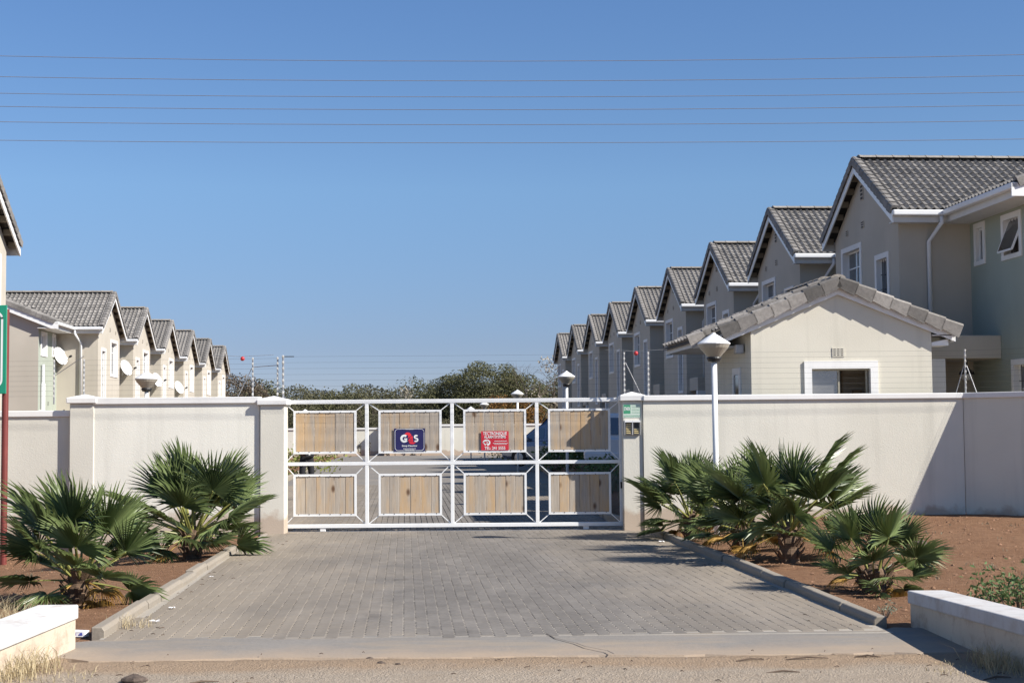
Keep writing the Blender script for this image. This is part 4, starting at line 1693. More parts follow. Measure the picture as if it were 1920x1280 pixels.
# local: x right, y back
GS0 = 0.413
xl, xr = -1.50, 1.60
gw = (-0.595, 0.67, 1.45, 2.735)
gd = 3.0
def gbk(x, y):
    return x - 0.0765 * y         # the side walls follow the lane
q = MB()
hl = (gw[0] + .13, gw[1] - .13, gw[2] + .1, gw[3] - .13)
apz, eav = 3.98, 3.98 - 1.60 * GS0
holed_sheet(q, 0.0, 'y', xl, xr, 0, 3.20, [hl])
q.add([(xl, 0, 3.20), (xr, 0, 3.20), (xr, 0, apz - xr * GS0), (0, 0, apz), (xl, 0, apz + xl * GS0)], [(0, 1, 2, 3, 4)])
q.add([(xl, 0, 0), (gbk(xl, gd), gd, 0), (gbk(xl, gd), gd, 3.3), (xl, 0, 3.36)], [(0, 1, 2, 3)])
q.add([(xr, 0, 0), (gbk(xr, gd), gd, 0), (gbk(xr, gd), gd, 3.3), (xr, 0, 3.32)], [(0, 1, 2, 3)])
q.add([(gbk(xl, gd), gd, 0), (gbk(xr, gd), gd, 0), (gbk(xr, gd), gd, 3.3), (gbk(0, gd), gd, 3.9), (gbk(xl, gd), gd, 3.3)], [(0, 1, 2, 3, 4)])
q.build("wall", M_guard, gh, recalc=False)
# window: white plaster surround, sliding panes
q = MB()
bnd = 0.13
q.box(gw[0], gw[1], -0.03, -0.001, gw[3] - bnd, gw[3])
q.box(gw[0], gw[0] + bnd, -0.03, -0.001, gw[2], gw[3] - bnd)
q.box(gw[1] - bnd, gw[1], -0.03, -0.001, gw[2], gw[3] - bnd)
q.box(hl[0] - .01, hl[0], 0, .16, hl[2], hl[3])
q.box(hl[1], hl[1] + .01, 0, .16, hl[2], hl[3])
q.box(hl[0], hl[1], 0, .16, hl[3], hl[3] + .01)
wn = q.build("window", M_white, gh)
q = MB()
mid = (hl[0] + hl[1]) / 2 - 0.02
q.box(hl[0], mid, 0.12, 0.13, hl[2], hl[3] - 0.03)
q.build("pane", glass_mat("guard_glass", (0.16, 0.155, 0.15), 0.25), wn)
q = MB()
for (a, b2) in ((hl[0], hl[0] + .025), (mid - .014, mid + .014), (hl[1] - .06, hl[1] - .03)):
    q.box(a, b2, 0.09, 0.135, hl[2], hl[3] - .031)
q.box(hl[0], hl[1], 0.09, 0.135, hl[3] - .03, hl[3])
q.build("casement", simple("bronze_frame", (0.34, 0.31, 0.24), 0.5), wn)
q = MB()
q.box(xl + .1, xr - .2, 0.62, 0.64, 0.2, 3.1)
q.box(0.17, 0.20, 0.58, 0.617, 0.2, 3.0, 2)
q.box(0.36, 0.52, 0.56, 0.617, 0.2, 2.25, 2)
q.build("room_back", [simple("guard_inside", (0.30, 0.235, 0.165), 0.9), M_shade, simple("guard_cupboard", (0.2, 0.13, 0.07), 0.8)], gh)
# side window, flood light, vent
q = MB()
yw0, yw1 = 0.75, 1.35
SW = Matrix(((1, -0.0765, 0, 0), (0, 1, 0, 0), (0, 0, 1, 0), (0, 0, 0, 1)))
for (a, b2, c, d) in ((yw0, yw1, 2.55, 2.67), (yw0, yw0 + .1, 1.4, 2.55), (yw1 - .1, yw1, 1.4, 2.55)):
    q.box(xl - 0.03, xl - 0.001, a, b2, c, d, 0, SW)
sw = q.build("side_window", M_white, gh)
q = MB()
q.box(xl - 0.012, xl - 0.002, yw0 + .1, yw1 - .1, 1.4, 2.55, 0, SW)
q.build("pane", M_glass, sw)
q = MB()
q.box(xl - 0.16, xl - 0.02, 0.42, 0.60, 2.90, 3.06, 0, SW)
q.box(xl - 0.02, xl - 0.001, 0.47, 0.55, 2.94, 3.02, 1, SW)
q.build("flood_light", [M_steel, M_black], gh, bev=0.01)
q = MB()
q.box(-0.105, 0.105, -0.012, -0.001, 2.81, 2.965)
for a in range(3):
    for b2 in range(4):
        q.box(-0.088 + a * 0.062, -0.045 + a * 0.062, -0.0145, -0.0125, 2.828 + b2 * 0.034, 2.842 + b2 * 0.034, 1)
q.build("air_vent", [M_guard, M_under], gh)
# roof: front part and slightly raised rear part
gtile_me = tile_mesh("roof_tile", 0.296, 0.36, 0.045, 1, M_gtile, 0.03)
gverge_me = verge_mesh("verge_tile", 0.30, 0.16, 0.14, M_gtile, 0.022, 0.085)
_q = MB()
_q.add([(-v.co.x, v.co.y, v.co.z) for v in gverge_me.vertices], [tuple(p.vertices) for p in gverge_me.polygons])
gverge_ml = _q.mesh("verge_tile", M_gtile)
GA = atan(GS0)
gc, gs = cos(GA), sin(GA)
def guard_roof(ax, az, y0, y1, xl_, xr_):
    """ridge at local x=ax (at y=0), from y0 to y1; eaves reach xl_/xr_ from the ridge"""
    q = MB()
    S4 = Matrix(((1, -0.0765, 0, ax), (0, 1, 0, 0), (0, 0, 1, 0), (0, 0, 0, 1)))
    for (xe, sg) in ((xl_, -1), (xr_, 1)):
        ze = az - xe * GS0
        vs = [S4 @ Vector(v) for v in ((0, y0 + .03, az), (sg * xe, y0 + .03, ze), (sg * xe, y1, ze), (0, y1, az), (0, y0 + .03, az - .05), (sg * xe, y0 + .03, ze - .05), (sg * xe, y1, ze - .05), (0, y1, az - .05))]
        q.add(vs, [(0, 1, 2, 3), (7, 6, 5, 4), (0, 4, 5, 1), (1, 5, 6, 2), (2, 6, 7, 3), (3, 7, 4, 0)])
    rf = q.build("roof", M_under, gh)
    for (xe, sg) in ((xl_, -1), (xr_, 1)):
        L = xe / gc
        nr = max(1, int(round(L / 0.305)))
        dl = L / nr
        up, nrm = (-sg * gc, 0, gs), (sg * gs, 0, gc)
        for j in range(nr):
            s = (j + 1) * dl + 0.03
            X, Z = sg * gc * s, az - gs * s + 0.02
            y = y0 + 0.14 + 0.148
            while y < y1:
                v = S4 @ Vector((X, y, Z))
                place_tile("roof_tile", gtile_me, rf, tuple(v), up, nrm, 1)
                y += 0.30
            v = S4 @ Vector((X, y0, Z + 0.012))
            place_tile("verge_tile", gverge_ml if sg == -1 else gverge_me, rf, tuple(v), up, nrm, 1)
    y = y0
    while y < y1 - 0.1:
        v = S4 @ Vector((0, y + 0.05, az + 0.055))
        place_tile("ridge_tile", ridge_me, rf, tuple(v), (-0.0765, 1, 0), (0, 0, 1), 1)
        y += 0.33
    return rf
guard_roof(0.0, 4.105, -0.135, 0.62, 2.03, 2.06)
guard_roof(0.0, 4.15, 0.66, 3.3, 2.42, 2.06)
for sg, xe in ((-1, 1.96), (1, 2.0)):
    q = MB()
    z0, z1 = 4.0, 4.0 - xe * GS0
    vs = [(0, -0.060, z0 + .01), (0, -0.060, z0 - .125), (sg * xe, -0.060, z1 - .125), (sg * xe, -0.060, z1 + .01)]
    vs += [(x, -0.035, z) for x, y, z in vs]
    q.add(vs, [(0, 1, 2, 3), (7, 6, 5, 4), (0, 4, 5, 1), (1, 5, 6, 2), (2, 6, 7, 3), (3, 7, 4, 0)])
    q.build("barge_board", M_paint, gh)
# boxed eaves
q = MB()
S4 = Matrix(((1, -0.0765, 0, 0), (0, 1, 0, 0), (0, 0, 1, 0), (0, 0, 0, 1)))
q.box(-2.33, -1.98, 0.70, 0.73, 3.02, 3.24, 0, S4)
q.box(-2.36, -2.33, 0.70, 3.3, 3.03, 3.26, 0, S4)
q.box(-2.33, -1.502, 0.731, 3.3, 3.03, 3.05, 0, S4)
q.build("boxed_eave", M_fascia, gh)
q = MB()
q.box(1.94, 1.97, -0.032, 3.2, 3.05, 3.22, 0, S4)
q.box(1.605, 1.93, -0.06, 3.2, 3.155, 3.17, 0, S4)
q.build("soffit", M_fascia, gh)
q = MB()
q.add([(1.61, 0.02, 3.045), (1.90, 0.02, 3.10), (1.90, 0.02, 2.99), (1.61, 0.02, 2.985), (1.61, 0.5, 3.045), (1.90, 0.5, 3.10), (1.90, 0.5, 2.99), (1.61, 0.5, 2.985)],
      [(0, 1, 2, 3), (7, 6, 5, 4), (0, 4, 5, 1), (1, 5, 6, 2), (2, 6, 7, 3), (3, 7, 4, 0)])
q.build("eave_bracket", M_paint, gh)

# ------------------------------------------------------------------ satellite dishes on the left row
DN = Vector((0.86, -0.36, 0.36)).normalized()


def dish():
    r = empty("satellite_dish")
    q = MB()
    R_ = 0.31
    prof = [(0.001, 0.0)] + [(R_ * k / 5, 0.10 * (k / 5) ** 2) for k in range(1, 6)]
    q.lathe(prof + [(R_ - 0.004, 0.088)] + [(R_ * k / 5, 0.10 * (k / 5) ** 2 - 0.012) for k in range(4, 0, -1)], 22)
    d_ = q.build("reflector", M_paint, r, smooth=False)
    d_.rotation_euler = DN.to_track_quat('Z', 'Y').to_euler()
    q = MB()
    q.tube([(-0.03, 0.02, -0.02), (-0.12, 0.20, -0.25), (-0.12, 0.33, -0.25)], 0.022, 8)
    q.build("mount_arm", M_steel, r)
    ax = DN.copy()
    q = MB()
    f_ = ax * 0.50 + Vector((0, 0, -0.18))
    q.tube([ax * 0.02 + Vector((0, 0, -0.38)), f_], 0.012, 6)
    q.build("feed_arm", M_steel, r)
    q = MB()
    q.tube([f_ - ax * 0.03, f_ + ax * 0.07], 0.035, 8)
    q.build("feed_horn", M_black, r)
    return r


ds = dish()
for k, (loc, lab) in enumerate([((-14.86, 48.85, 4.11), "large white satellite dish beside the downpipe on the nearest left house"),
                                ((-14.40, 55.40, 4.0), "white satellite dish under the second left roof"),
                                ((-14.80, 61.9, 3.77), "white satellite dish partly behind the lamp at left"),
                                ((-15.36, 68.5, 3.65), "smallest white satellite dish, on the fourth left house")]):
    o = ds if k == 0 else copy_tree(ds)
    o.location = loc
    tag(o, lab, "satellite dish", "satellite dishes on the left houses")

# ------------------------------------------------------------------ electric fences
ins_q = MB()
ins_q.lathe([(0.008, -0.020), (0.016, -0.014), (0.010, -0.005), (0.022, 0.0), (0.010, 0.006), (0.016, 0.014), (0.008, 0.020)], 8)
ins_me = ins_q.mesh("insulator", M_insul)


def fence(label, posts, z0, h, n, spans, stays=()):
    r = empty("electric_fence", (0, 0, 0), 0, label, "electric fence", "electric fences on top of the walls")
    for (x, y) in posts:
        q = MB()
        q.tube([(x, y, z0 - 0.05), (x, y, z0 + h)], 0.013, 8)
        p = q.build("fence_post", M_steel, r)
        for k in range(n):
            o = link("insulator", ins_me, p)
            o.location = (x, y - 0.02, z0 + 0.08 + (h - 0.10) * k / (n - 1))
    for a, b2 in spans:
        for k in range(n):
            z = z0 + 0.08 + (h - 0.10) * k / (n - 1)
            q = MB()
            q.tube([(a[0], a[1] - 0.02, z), (b2[0], b2[1] - 0.02, z)], 0.0012, 4)
            q.build("fence_wire", M_livewire, r)
    for (a, b2) in stays:
        q = MB()
        q.tube([a, b2], 0.006, 6)
        q.build("stay", M_steel, r)
    return r


fence("electric fence on the left wall between the gate pillar and the lower wall", [(-7.32, 23.85), (-6.80, 23.7), (-4.112, 23.66), (-3.70, 23.54)], 2.12, 0.66, 8,
      [((-14, 23.85), (-7.32, 23.85)), ((-6.80, 23.7), (-4.112, 23.66)), ((-4.112, 23.66), (-3.70, 23.54))],
      [((-7.32, 23.85, 2.52), (-6.80, 23.7, 2.83)), ((-4.112, 23.66, 2.63), (-3.70, 23.54, 2.65)), ((-4.13, 23.66, 2.61), (-4.35, 23.66, 2.16))])
fence("electric fence on the right wall in front of the guardhouse", [(1.765, 23.55), (2.14, 23.5), (7.13, 23.5)], 2.13, 0.68, 8,
      [((1.765, 23.55), (2.14, 23.5)), ((2.14, 23.5), (7.13, 23.5)), ((7.13, 23.5), (10.1, 21.2))],
      [((1.785, 23.54, 2.65), (2.02, 23.54, 2.15)), ((7.11, 23.5, 2.55), (6.98, 23.5, 2.13)), ((7.15, 23.48, 2.55), (7.27, 23.4, 2.13))])
r = empty("overhead_fence", (0, 0, 0), 0, "faint live wires strung high above the gate between the pillars", "electric fence")
q = MB()
q.tube([(-3.61, 23.52, 2.0), (-3.61, 23.52, 2.80)], 0.016, 8)
p = q.build("fence_post", M_steel, r)
for k in range(7):
    o = link("insulator", ins_me, p)
    o.location = (-3.61, 23.50, 2.22 + k * 0.094)
    o.scale = (1.25, 1.25, 1.1)
q = MB()
q.bar((-3.60, 23.52, 2.785), (-3.44, 23.52, 2.785), 0.014, 0.014)
q.build("wire_arm", M_darksteel, r)
for k in range(7):
    q = MB()
    q.tube([(-3.61, 23.52, 2.22 + k * 0.094), (-0.9, 23.52, 2.215 + k * 0.094), (1.77, 23.52, 2.22 + k * 0.094)], 0.0011, 4)
    q.build("fence_wire", M_livewire, r)
for k, (x, z, lab) in enumerate(((-4.32, 2.775, "red ball hung on the fence wires at left of the gate"), (1.985, 2.81, "red ball hung on the fence wires above the intercom pillar"))):
    r = empty("warning_ball", (x, 23.9, z), 0, lab, "ball", "red warning balls")
    q = MB()
    q.sphere((0, 0, 0), 0.035, 14, 9)
    q.build("ball", M_red, r, smooth=True)
    q = MB()
    q.tube([(-0.5, 0, 0.06), (0, 0, 0.036), (0.5, 0, 0.06)], 0.003, 4)
    q.build("hanger_wire", M_steel, r)

# ------------------------------------------------------------------ overhead power lines
lab = ["topmost of the six overhead wires crossing the sky", "second highest overhead wire crossing the sky", "third highest overhead wire crossing the sky",
       "fourth highest overhead wire crossing the sky", "fifth highest overhead wire crossing the sky", "lowest of the six overhead wires crossing the sky"]
for k, (z, sag) in enumerate(((6.915, 0.085), (6.627, 0.07), (6.393, 0.062), (6.207, 0.056), (5.989, 0.05), (5.725, 0.046))):
    q = MB()
    pts = []
    for i in range(25):
        x = -24 + 2.0 * i
        pts.append((x, 21.3, z + sag * ((x / 7.4) ** 2) - 0.0072 * x))
    q.tube(pts, 0.0042, 5)
    tag(q.build("power_line", M_wire), lab[k], "power line", "overhead wires")

# ------------------------------------------------------------------ fan palms
def fan_leaf(seed, R=0.5, spread=225, cup=0.35, nseg=40, petiole=0.5, split=0.52, droop=0.25, mats=None):
    """leaf whose petiole starts at the origin and runs along +x; blade normal is +z at rest"""
    r = random.Random(seed)
    q = MB()
    pts = []
    for k in range(7):
        t = k / 6
        pts.append((petiole * t, 0, -0.10 * petiole * t * t))
    q.tube(pts, [0.016 - 0.009 * k / 6 for k in range(7)], 6, 1)
    O = Vector(pts[-1])
    asym = r.uniform(-10, 10)
    for k in range(nseg):
        th = radians(-spread / 2 + asym + spread * (k + 0.5) / nseg)
        dth = radians(spread / nseg / 2)
        edge = abs(th) / radians(spread / 2)
        Rk = R * (1.0 - 0.28 * edge ** 2) * r.uniform(0.93, 1.05)
        jit = r.uniform(-0.025, 0.025)
        lf = r.uniform(-0.018, 0.018)
        def P(rad, a, lift=0.0):
            t = rad / R
            z = cup * rad * (0.35 + 0.65 * edge) * (1 - 0.55 * t) - droop * R * t ** 2.6 + lift
            return O + Vector((rad * cos(a), rad * sin(a), z))
        r1, r2, r3 = Rk * split * r.uniform(0.92, 1.06), Rk * 0.70, Rk
        pl = 0.017
        tw = r.uniform(-0.5, 0.5) * dth
        ring0 = [P(0.02, th - dth), P(0.02, th, -0.003), P(0.02, th + dth)]
        ring1 = [P(r1, th - dth, pl), P(r1, th + jit * 0.2, -pl), P(r1, th + dth, pl)]
        ring2 = [P(r2, th - dth * 0.46 + tw + jit, 0.010 + lf), P(r2, th + jit + tw, -0.008 + lf), P(r2, th + dth * 0.46 + tw + jit, 0.010 + lf)]
        tip = P(r3, th + jit * 2.0 + tw * 1.5, -0.04 * r.random() + lf)
        q.add(ring0 + ring1 + ring2 + [tip], [(0, 1, 4, 3), (1, 2, 5, 4), (3, 4, 7, 6), (4, 5, 8, 7), (6, 7, 9), (7, 8, 9)])
    return q.mesh("leaf", mats or [M_palm, M_petiole], recalc=False)


leaf_var = [fan_leaf(50 + k, 0.5, (215, 240, 200, 250, 185, 225)[k], (0.30, 0.15, 0.5, 0.25, 0.6, 0.05)[k], (34, 38, 34, 40, 30, 36)[k], 0.5, (0.34, 0.40, 0.30, 0.36, 0.42, 0.33)[k], (0.05, 0.15, 0.03, 0.10, 0.02, 0.22)[k]) for k in range(6)]
dead_var = [fan_leaf(90 + k, 0.42, 170, 0.3, 30, 0.42, 0.45, 0.5, [M_palmdead, M_palmdead]) for k in range(2)]
spear = MB()
for k in range(9):
    a = 2 * pi * k / 9
    spear.tube([(0, 0, 0), (0.5, 0.012 * cos(a), 0.012 * sin(a)), (0.95 + 0.05 * cos(3 * a), 0.03 * cos(a), 0.03 * sin(a))], [0.012, 0.012, 0.001], 4, 0)
spear_me = spear.mesh("leaf", [M_palm])


def palm(loc, scale, seed, label, nleaf=20, th=0.28, lean=(0, 0), face=None, ndead=3, group="fan palms beside the driveway"):
    r = random.Random(seed)
    root = empty("fan_palm", loc, 0, label, "palm", group)
    q = MB()
    prof = []
    for k in range(9):
        t = k / 8
        prof.append((0.10 + 0.025 * (1 - t) + (0.018 if k % 2 else 0), -0.08 + (th + 0.08) * t))
    prof.append((0.05, th + 0.05))
    prof.append((0.001, th + 0.06))
    q.lathe(prof, 12)
    for k in range(26):                    # old leaf bases
        a, z = r.uniform(0, 2 * pi), r.uniform(0.02, th)
        rr = 0.115
        q.bar((rr * cos(a), rr * sin(a), z), ((rr + 0.07) * cos(a), (rr + 0.07) * sin(a), z + 0.09), 0.045, 0.015, (cos(a), sin(a), 0))
    q.build("trunk", M_trunk, root)
    ga = pi * (3 - sqrt(5))
    for k in range(nleaf):
        t = k / (nleaf - 1)
        az = k * ga + r.uniform(-0.3, 0.3) + seed
        el = radians(84 - 88 * t ** 1.05 + r.uniform(-10, 10))
        sc = scale * (0.82 + 0.30 * sin(pi * min(1, t + 0.18))) * r.uniform(0.88, 1.1)
        o = link("leaf", leaf_var[r.randrange(6)] if k > 1 else (spear_me if k == 0 else leaf_var[4]), root)
        base = Vector((0.07 * cos(az), 0.07 * sin(az), th - 0.10 * t))
        X = Vector((cos(az) * cos(el), sin(az) * cos(el), sin(el)))
        Zn = Vector((-cos(az) * sin(el), -sin(az) * sin(el), cos(el)))
        # the blade bends forward of the petiole and rolls a little
        pitch = radians(r.uniform(-5, 22))
        rollv = r.uniform(-0.8, 0.8)
        Yn = Zn.cross(X)
        M = axes(X, Yn, Zn, base) @ Matrix.Rotation(rollv, 4, 'X') @ Matrix.Rotation(pitch * 0.4, 4, 'Y')
        o.matrix_local = M @ Matrix.Scale(sc, 4)
    for k in range(ndead):
        az = r.uniform(0, 2 * pi)
        el = radians(r.uniform(-42, 2))
        o = link("leaf", dead_var[k % 2], root)
        X = Vector((cos(az) * cos(el), sin(az) * cos(el), sin(el)))
        Zn = Vector((-cos(az) * sin(el), -sin(az) * sin(el), cos(el)))
        o.matrix_local = axes(X, Zn.cross(X), Zn, (0.07 * cos(az), 0.07 * sin(az), th - 0.08)) @ Matrix.Scale(scale * 0.7, 4)
        o["label"] = "yellow-brown dying leaf"
    return root


palm((-4.08, 14.15, zg(-4.08, 14.15)), 0.92, 4, "fan palm at front left behind the low wall, thick trunk showing", 24, 0.30)
palm((-4.12, 19.25, zg(-4.12, 19.25)), 1.14, 9, "broad fan palm in front of the cream wall at left", 34, 0.36)
palm((2.58, 21.7, zg(2.58, 21.7)), 0.98, 21, "fan palm leaning over the kerb beside the intercom pillar", 25, 0.36)
palm((2.95, 19.45, zg(2.95, 19.45)), 0.98, 33, "dense fan palm just in front of the tall lamp post", 21, 0.34, ndead=3)
palm((3.25, 17.75, zg(3.25, 17.75)), 1.14, 40, "largest fan palm right of the lamp post", 24, 0.42, ndead=3)
palm((3.50, 14.6, zg(3.50, 14.6)), 0.70, 57, "smallest fan palm at front right with yellow lower leaves", 22, 0.22, ndead=3)

# ------------------------------------------------------------------ dry grass, weeds, litter
def blades(mb_, c, n, h, spread, r, w=0.004, lean=0.5, zf=None):
    for k in range(n):
        a, d = r.uniform(0, 2 * pi), spread * sqrt(r.random())
        x, y = c[0] + d * cos(a), c[1] + d * sin(a)
        z = zf(x, y) if zf else c[2]
        hh = h * r.uniform(0.4, 1.0)
        la, ll = r.uniform(0, 2 * pi), hh * lean * r.uniform(0.2, 1.3)
        p0 = Vector((x, y, z - 0.01))
        p1 = p0 + Vector((cos(la) * ll * 0.35, sin(la) * ll * 0.35, hh * 0.6))
        p2 = p0 + Vector((cos(la) * ll, sin(la) * ll, hh * (1 - 0.2 * lean)))
        sd = Vector((-sin(la + 0.6), cos(la + 0.6), 0)) * w
        mb_.add([p0 - sd, p0 + sd, p1 + sd * 0.7, p1 - sd * 0.7, p2], [(0, 1, 2, 3), (3, 2, 4)])


r = random.Random(77)
q = MB()
for (x, y, n, h, s) in ((-3.28, 10.2, 220, 0.24, 0.22), (-3.35, 9.8, 260, 0.22, 0.25), (-3.05, 9.95, 120, 0.08, 0.30), (-3.75, 10.8, 120, 0.2, 0.12), (-3.9, 12.1, 160, 0.34, 0.25), (-4.4, 12.6, 200, 0.36, 0.3),
                        (-3.15, 12.3, 90, 0.2, 0.18), (3.22, 10.0, 160, 0.22, 0.16), (3.18, 10.25, 90, 0.18, 0.14), (3.25, 9.75, 120, 0.2, 0.2), (3.0, 9.95, 160, 0.06, 0.3), (3.7, 11.2, 70, 0.34, 0.3), (4.1, 11.6, 60, 0.3, 0.4),
                        (-3.35, 19.6, 60, 0.08, 0.2), (-3.4, 18.6, 70, 0.05, 0.25), (-3.05, 14.2, 80, 0.04, 0.3), (-3.2, 16.6, 90, 0.05, 0.3)):
    blades(q, (x, y, 0), n, h, s, r, 0.0028, 0.8, zg)
tag(q.build("dry_grass", M_straw, recalc=False), "dry straw-coloured grass tufts along the low walls and kerbs", "grass", None, "stuff")
q = MB()
for k in range(90):                       # scattered short sprouts on the bare soil
    x, y = r.uniform(3.2, 7.5), r.uniform(11.5, 22.5)
    if r.random() < 0.35:
        x, y = r.uniform(-8, -4.4), r.uniform(13, 21)
    blades(q, (x, y, 0), r.randint(3, 14), r.uniform(0.03, 0.10), r.uniform(0.03, 0.16), r, 0.004, 0.8, zg)
tag(q.build("sprouting_grass", M_greygrass, recalc=False), "sparse short sprouts scattered over the bare soil", "grass", None, "stuff")


def leafy(name, loc, n, rx, ry, rz, size, m_, seed, label, cat, zmin=0.02, group=None):
    r = random.Random(seed)
    root = empty(name, loc, 0, label, cat, group)
    q = MB()
    st = MB()
    cl = [(r.uniform(-rx, rx) * 0.8, r.uniform(-ry, ry) * 0.8, r.uniform(0.25, 1) * rz) for _ in range(max(4, n // 45))]
    for c in cl:
        st.tube([(c[0] * 0.2, c[1] * 0.2, -0.02), (c[0] * 0.7, c[1] * 0.7, c[2] * 0.6), c], [0.008, 0.006, 0.003], 5)
    for k in range(n):
        c = cl[r.randrange(len(cl))]
        p = Vector(c) + Vector((r.gauss(0, rx * 0.24), r.gauss(0, ry * 0.24), r.gauss(0, rz * 0.20)))
        p.z = max(zmin, p.z)
        nrm = Vector((r.gauss(0, 0.7), r.gauss(0, 0.7), r.uniform(0.2, 1))).normalized()
        a = nrm.orthogonal().normalized()
        a.rotate(Matrix.Rotation(r.uniform(0, 6.28), 3, nrm))
        b2 = nrm.cross(a)
        s = size * r.uniform(0.6, 1.25)
        q.add([p - a * s, p - b2 * s * 0.45 + nrm * s * 0.12, p + a * s, p + b2 * s * 0.45 + nrm * s * 0.12], [(0, 1, 2), (0, 2, 3)])
    q.build("foliage", m_, root, recalc=False)
    st.build("stem", M_bark, root)
    return root


leafy("weed_bush", (4.08, 12.1, zg(4.08, 12.1)), 1100, 0.36, 0.42, 0.36, 0.026, M_weed, 3, "bright green leafy weed behind the low wall at bottom right", "weed")
leafy("weed_bush", (-3.98, 10.7, 0.05), 140, 0.16, 0.3, 0.18, 0.016, M_greygrass, 5, "small grey-green weed behind the low wall at bottom left", "weed")
leafy("weed_bush", (3.1, 12.6, 0.02), 90, 0.12, 0.12, 0.10, 0.016, M_greygrass, 6, "tiny weed growing at the end of the right kerb", "weed")
leafy("weed_bush", (2.78, 18.2, 0.04), 80, 0.10, 0.10, 0.10, 0.018, M_greygrass, 8, "tiny grey weed under the largest palm beside the right kerb", "weed")

# scattered pebbles, clods and twigs
r = random.Random(101)
q = MB()


def pebble(mb_, x, y, z, s):
    n = 6
    a0 = r.uniform(0, 6.28)
    top = [(x + s * cos(a0 + 2 * pi * k / n) * r.uniform(.7, 1.1), y + s * sin(a0 + 2 * pi * k / n) * r.uniform(.7, 1.1), z + s * r.uniform(-.1, .2)) for k in range(n)]
    mb_.add(top + [(x + r.uniform(-.3, .3) * s, y + r.uniform(-.3, .3) * s, z + s * r.uniform(.45, .8))], [(k, (k + 1) % n, n) for k in range(n)])


for k in range(4200):
    x, y = r.uniform(-4.6, 4.6), 8.7 + 1.95 * r.random()
    pebble(q, x, y, zg(x, y) - 0.012 + 0.022 * noise.noise(Vector((x, y, 0)) * 1.3), r.choice((0.004, 0.005, 0.006, 0.007, 0.010)))
tag(q.build("gravel", simple("pebble_stone", (0.27, 0.215, 0.165), 0.9, 0, 0.5, 30), recalc=False), "loose pebbles over the sandy roadside and soil beds", "gravel", None, "stuff")
q = MB()
for k in range(1500):
    x, y = r.uniform(2.6, 8.5), r.uniform(12.3, 23)
    if x < lerp_line(KR, y) + 0.25: continue
    pebble(q, x, y, zg(x, y) + 0.022 * noise.noise(Vector((x, y, 0)) * 1.3), r.choice((0.007, 0.01, 0.014, 0.02, 0.03)))
for k in range(700):
    x, y = r.uniform(-8.5, -3.3), r.uniform(11.6, 22)
    if x > lerp_line(KL, y) - 0.25: continue
    pebble(q, x, y, zg(x, y) + 0.022 * noise.noise(Vector((x, y, 0)) * 1.3), r.choice((0.007, 0.01, 0.014, 0.02, 0.03)))
for (px_, py_) in ((-4.08, 14.15), (-4.12, 19.25), (2.58, 21.7), (2.95, 19.45), (3.25, 17.75), (3.50, 14.6)):
    for k in range(120):
        a_, d_ = r.uniform(0, 6.28), 0.15 + 0.75 * r.random()
        x, y = px_ + d_ * cos(a_), py_ + d_ * sin(a_)
        if lerp_line(KL, y) - 0.12 < x < lerp_line(KR, y) + 0.12: continue
        pebble(q, x, y, zg(x, y) + 0.022 * noise.noise(Vector((x, y, 0)) * 1.3), r.choice((0.01, 0.015, 0.02)))
tag(q.build("soil_clods", simple("soil_clod", (0.215, 0.118, 0.068), 0.95, 0, 0.4, 20), recalc=False), "small clods of red soil over the planting beds", "soil", None, "stuff")
q = MB()
for k in range(170):
    x, y = r.uniform(-4.2, 4.4), 8.8 + 2.0 * r.random()
    if k > 110:
        y = r.uniform(11.8, 22)
        x = lerp_line(KL, y) + 0.05 + 0.5 * r.random() if r.random() < 0.5 else lerp_line(KR, y) - 0.05 - 0.5 * r.random()
    a, l = r.uniform(0, pi), r.uniform(0.006, 0.028)
    z = 0.024 if y > 10.6 else 0.006
    q.tube([(x - l * cos(a), y - l * sin(a), z), (x + l * 0.2, y, z + 0.006), (x + l * cos(a), y + l * sin(a), z)], 0.003, 4)
tag(q.build("plant_litter", M_stick, recalc=False), "scattered dark twigs and leaf bits on the ground", "litter", None, "stuff")
sticks = [(2.02, 10.42, 0.10, 0.15), (1.62, 10.38, 0.2, 0.10), (1.75, 9.85, 0.03, 0.11), (-2.0, 9.62, 0.5, 0.12), (3.05, 9.55, 0.3, 0.10), (2.45, 10.48, -0.2, 0.09)]
for k, (x, y, a, l) in enumerate(sticks):
    q = MB()
    q.tube([(-l * cos(a), -l * sin(a), 0), (0, 0.01, 0.012), (l * cos(a), l * sin(a), 0.004)], [0.004, 0.008, 0.003], 6)
    o = q.build("dry_stick", M_stick)
    o.location = (x, y, 0.008)
    tag(o, "short dark dry stick lying on the sandy roadside", "stick", "sticks on the roadside")
for k, (x, y, s, lab) in enumerate(((-2.45, 9.72, 0.055, "largest dark clod of earth at bottom left of the roadside"), (-0.92, 10.40, 0.022, "dark clod on the roadside left of centre"), (-0.80, 10.36, 0.016, "small dark clod beside a larger one left of centre"),
                                    (-1.02, 10.62, 0.018, "dark pebble at the front edge of the apron"), (5.02, 18.6, 0.07, "dark clod lying on the open red soil"))):
    q = MB()
    q.sphere((0, 0, 0), s, 9, 6)
    rr = random.Random(k)
    q.v = [(x_ * 1.5 * rr.uniform(.85, 1.15), y_ * rr.uniform(.85, 1.15), z_ * 0.65 * rr.uniform(.8, 1.2)) for x_, y_, z_ in q.v]
    o = q.build("earth_clod", simple("dark_clod", (0.10, 0.075, 0.06), 0.95, 0, 0.4, 30, 0.8))
    o.location = (x, y, zg(x, y) + s * 0.3)
    tag(o, lab, "clod")

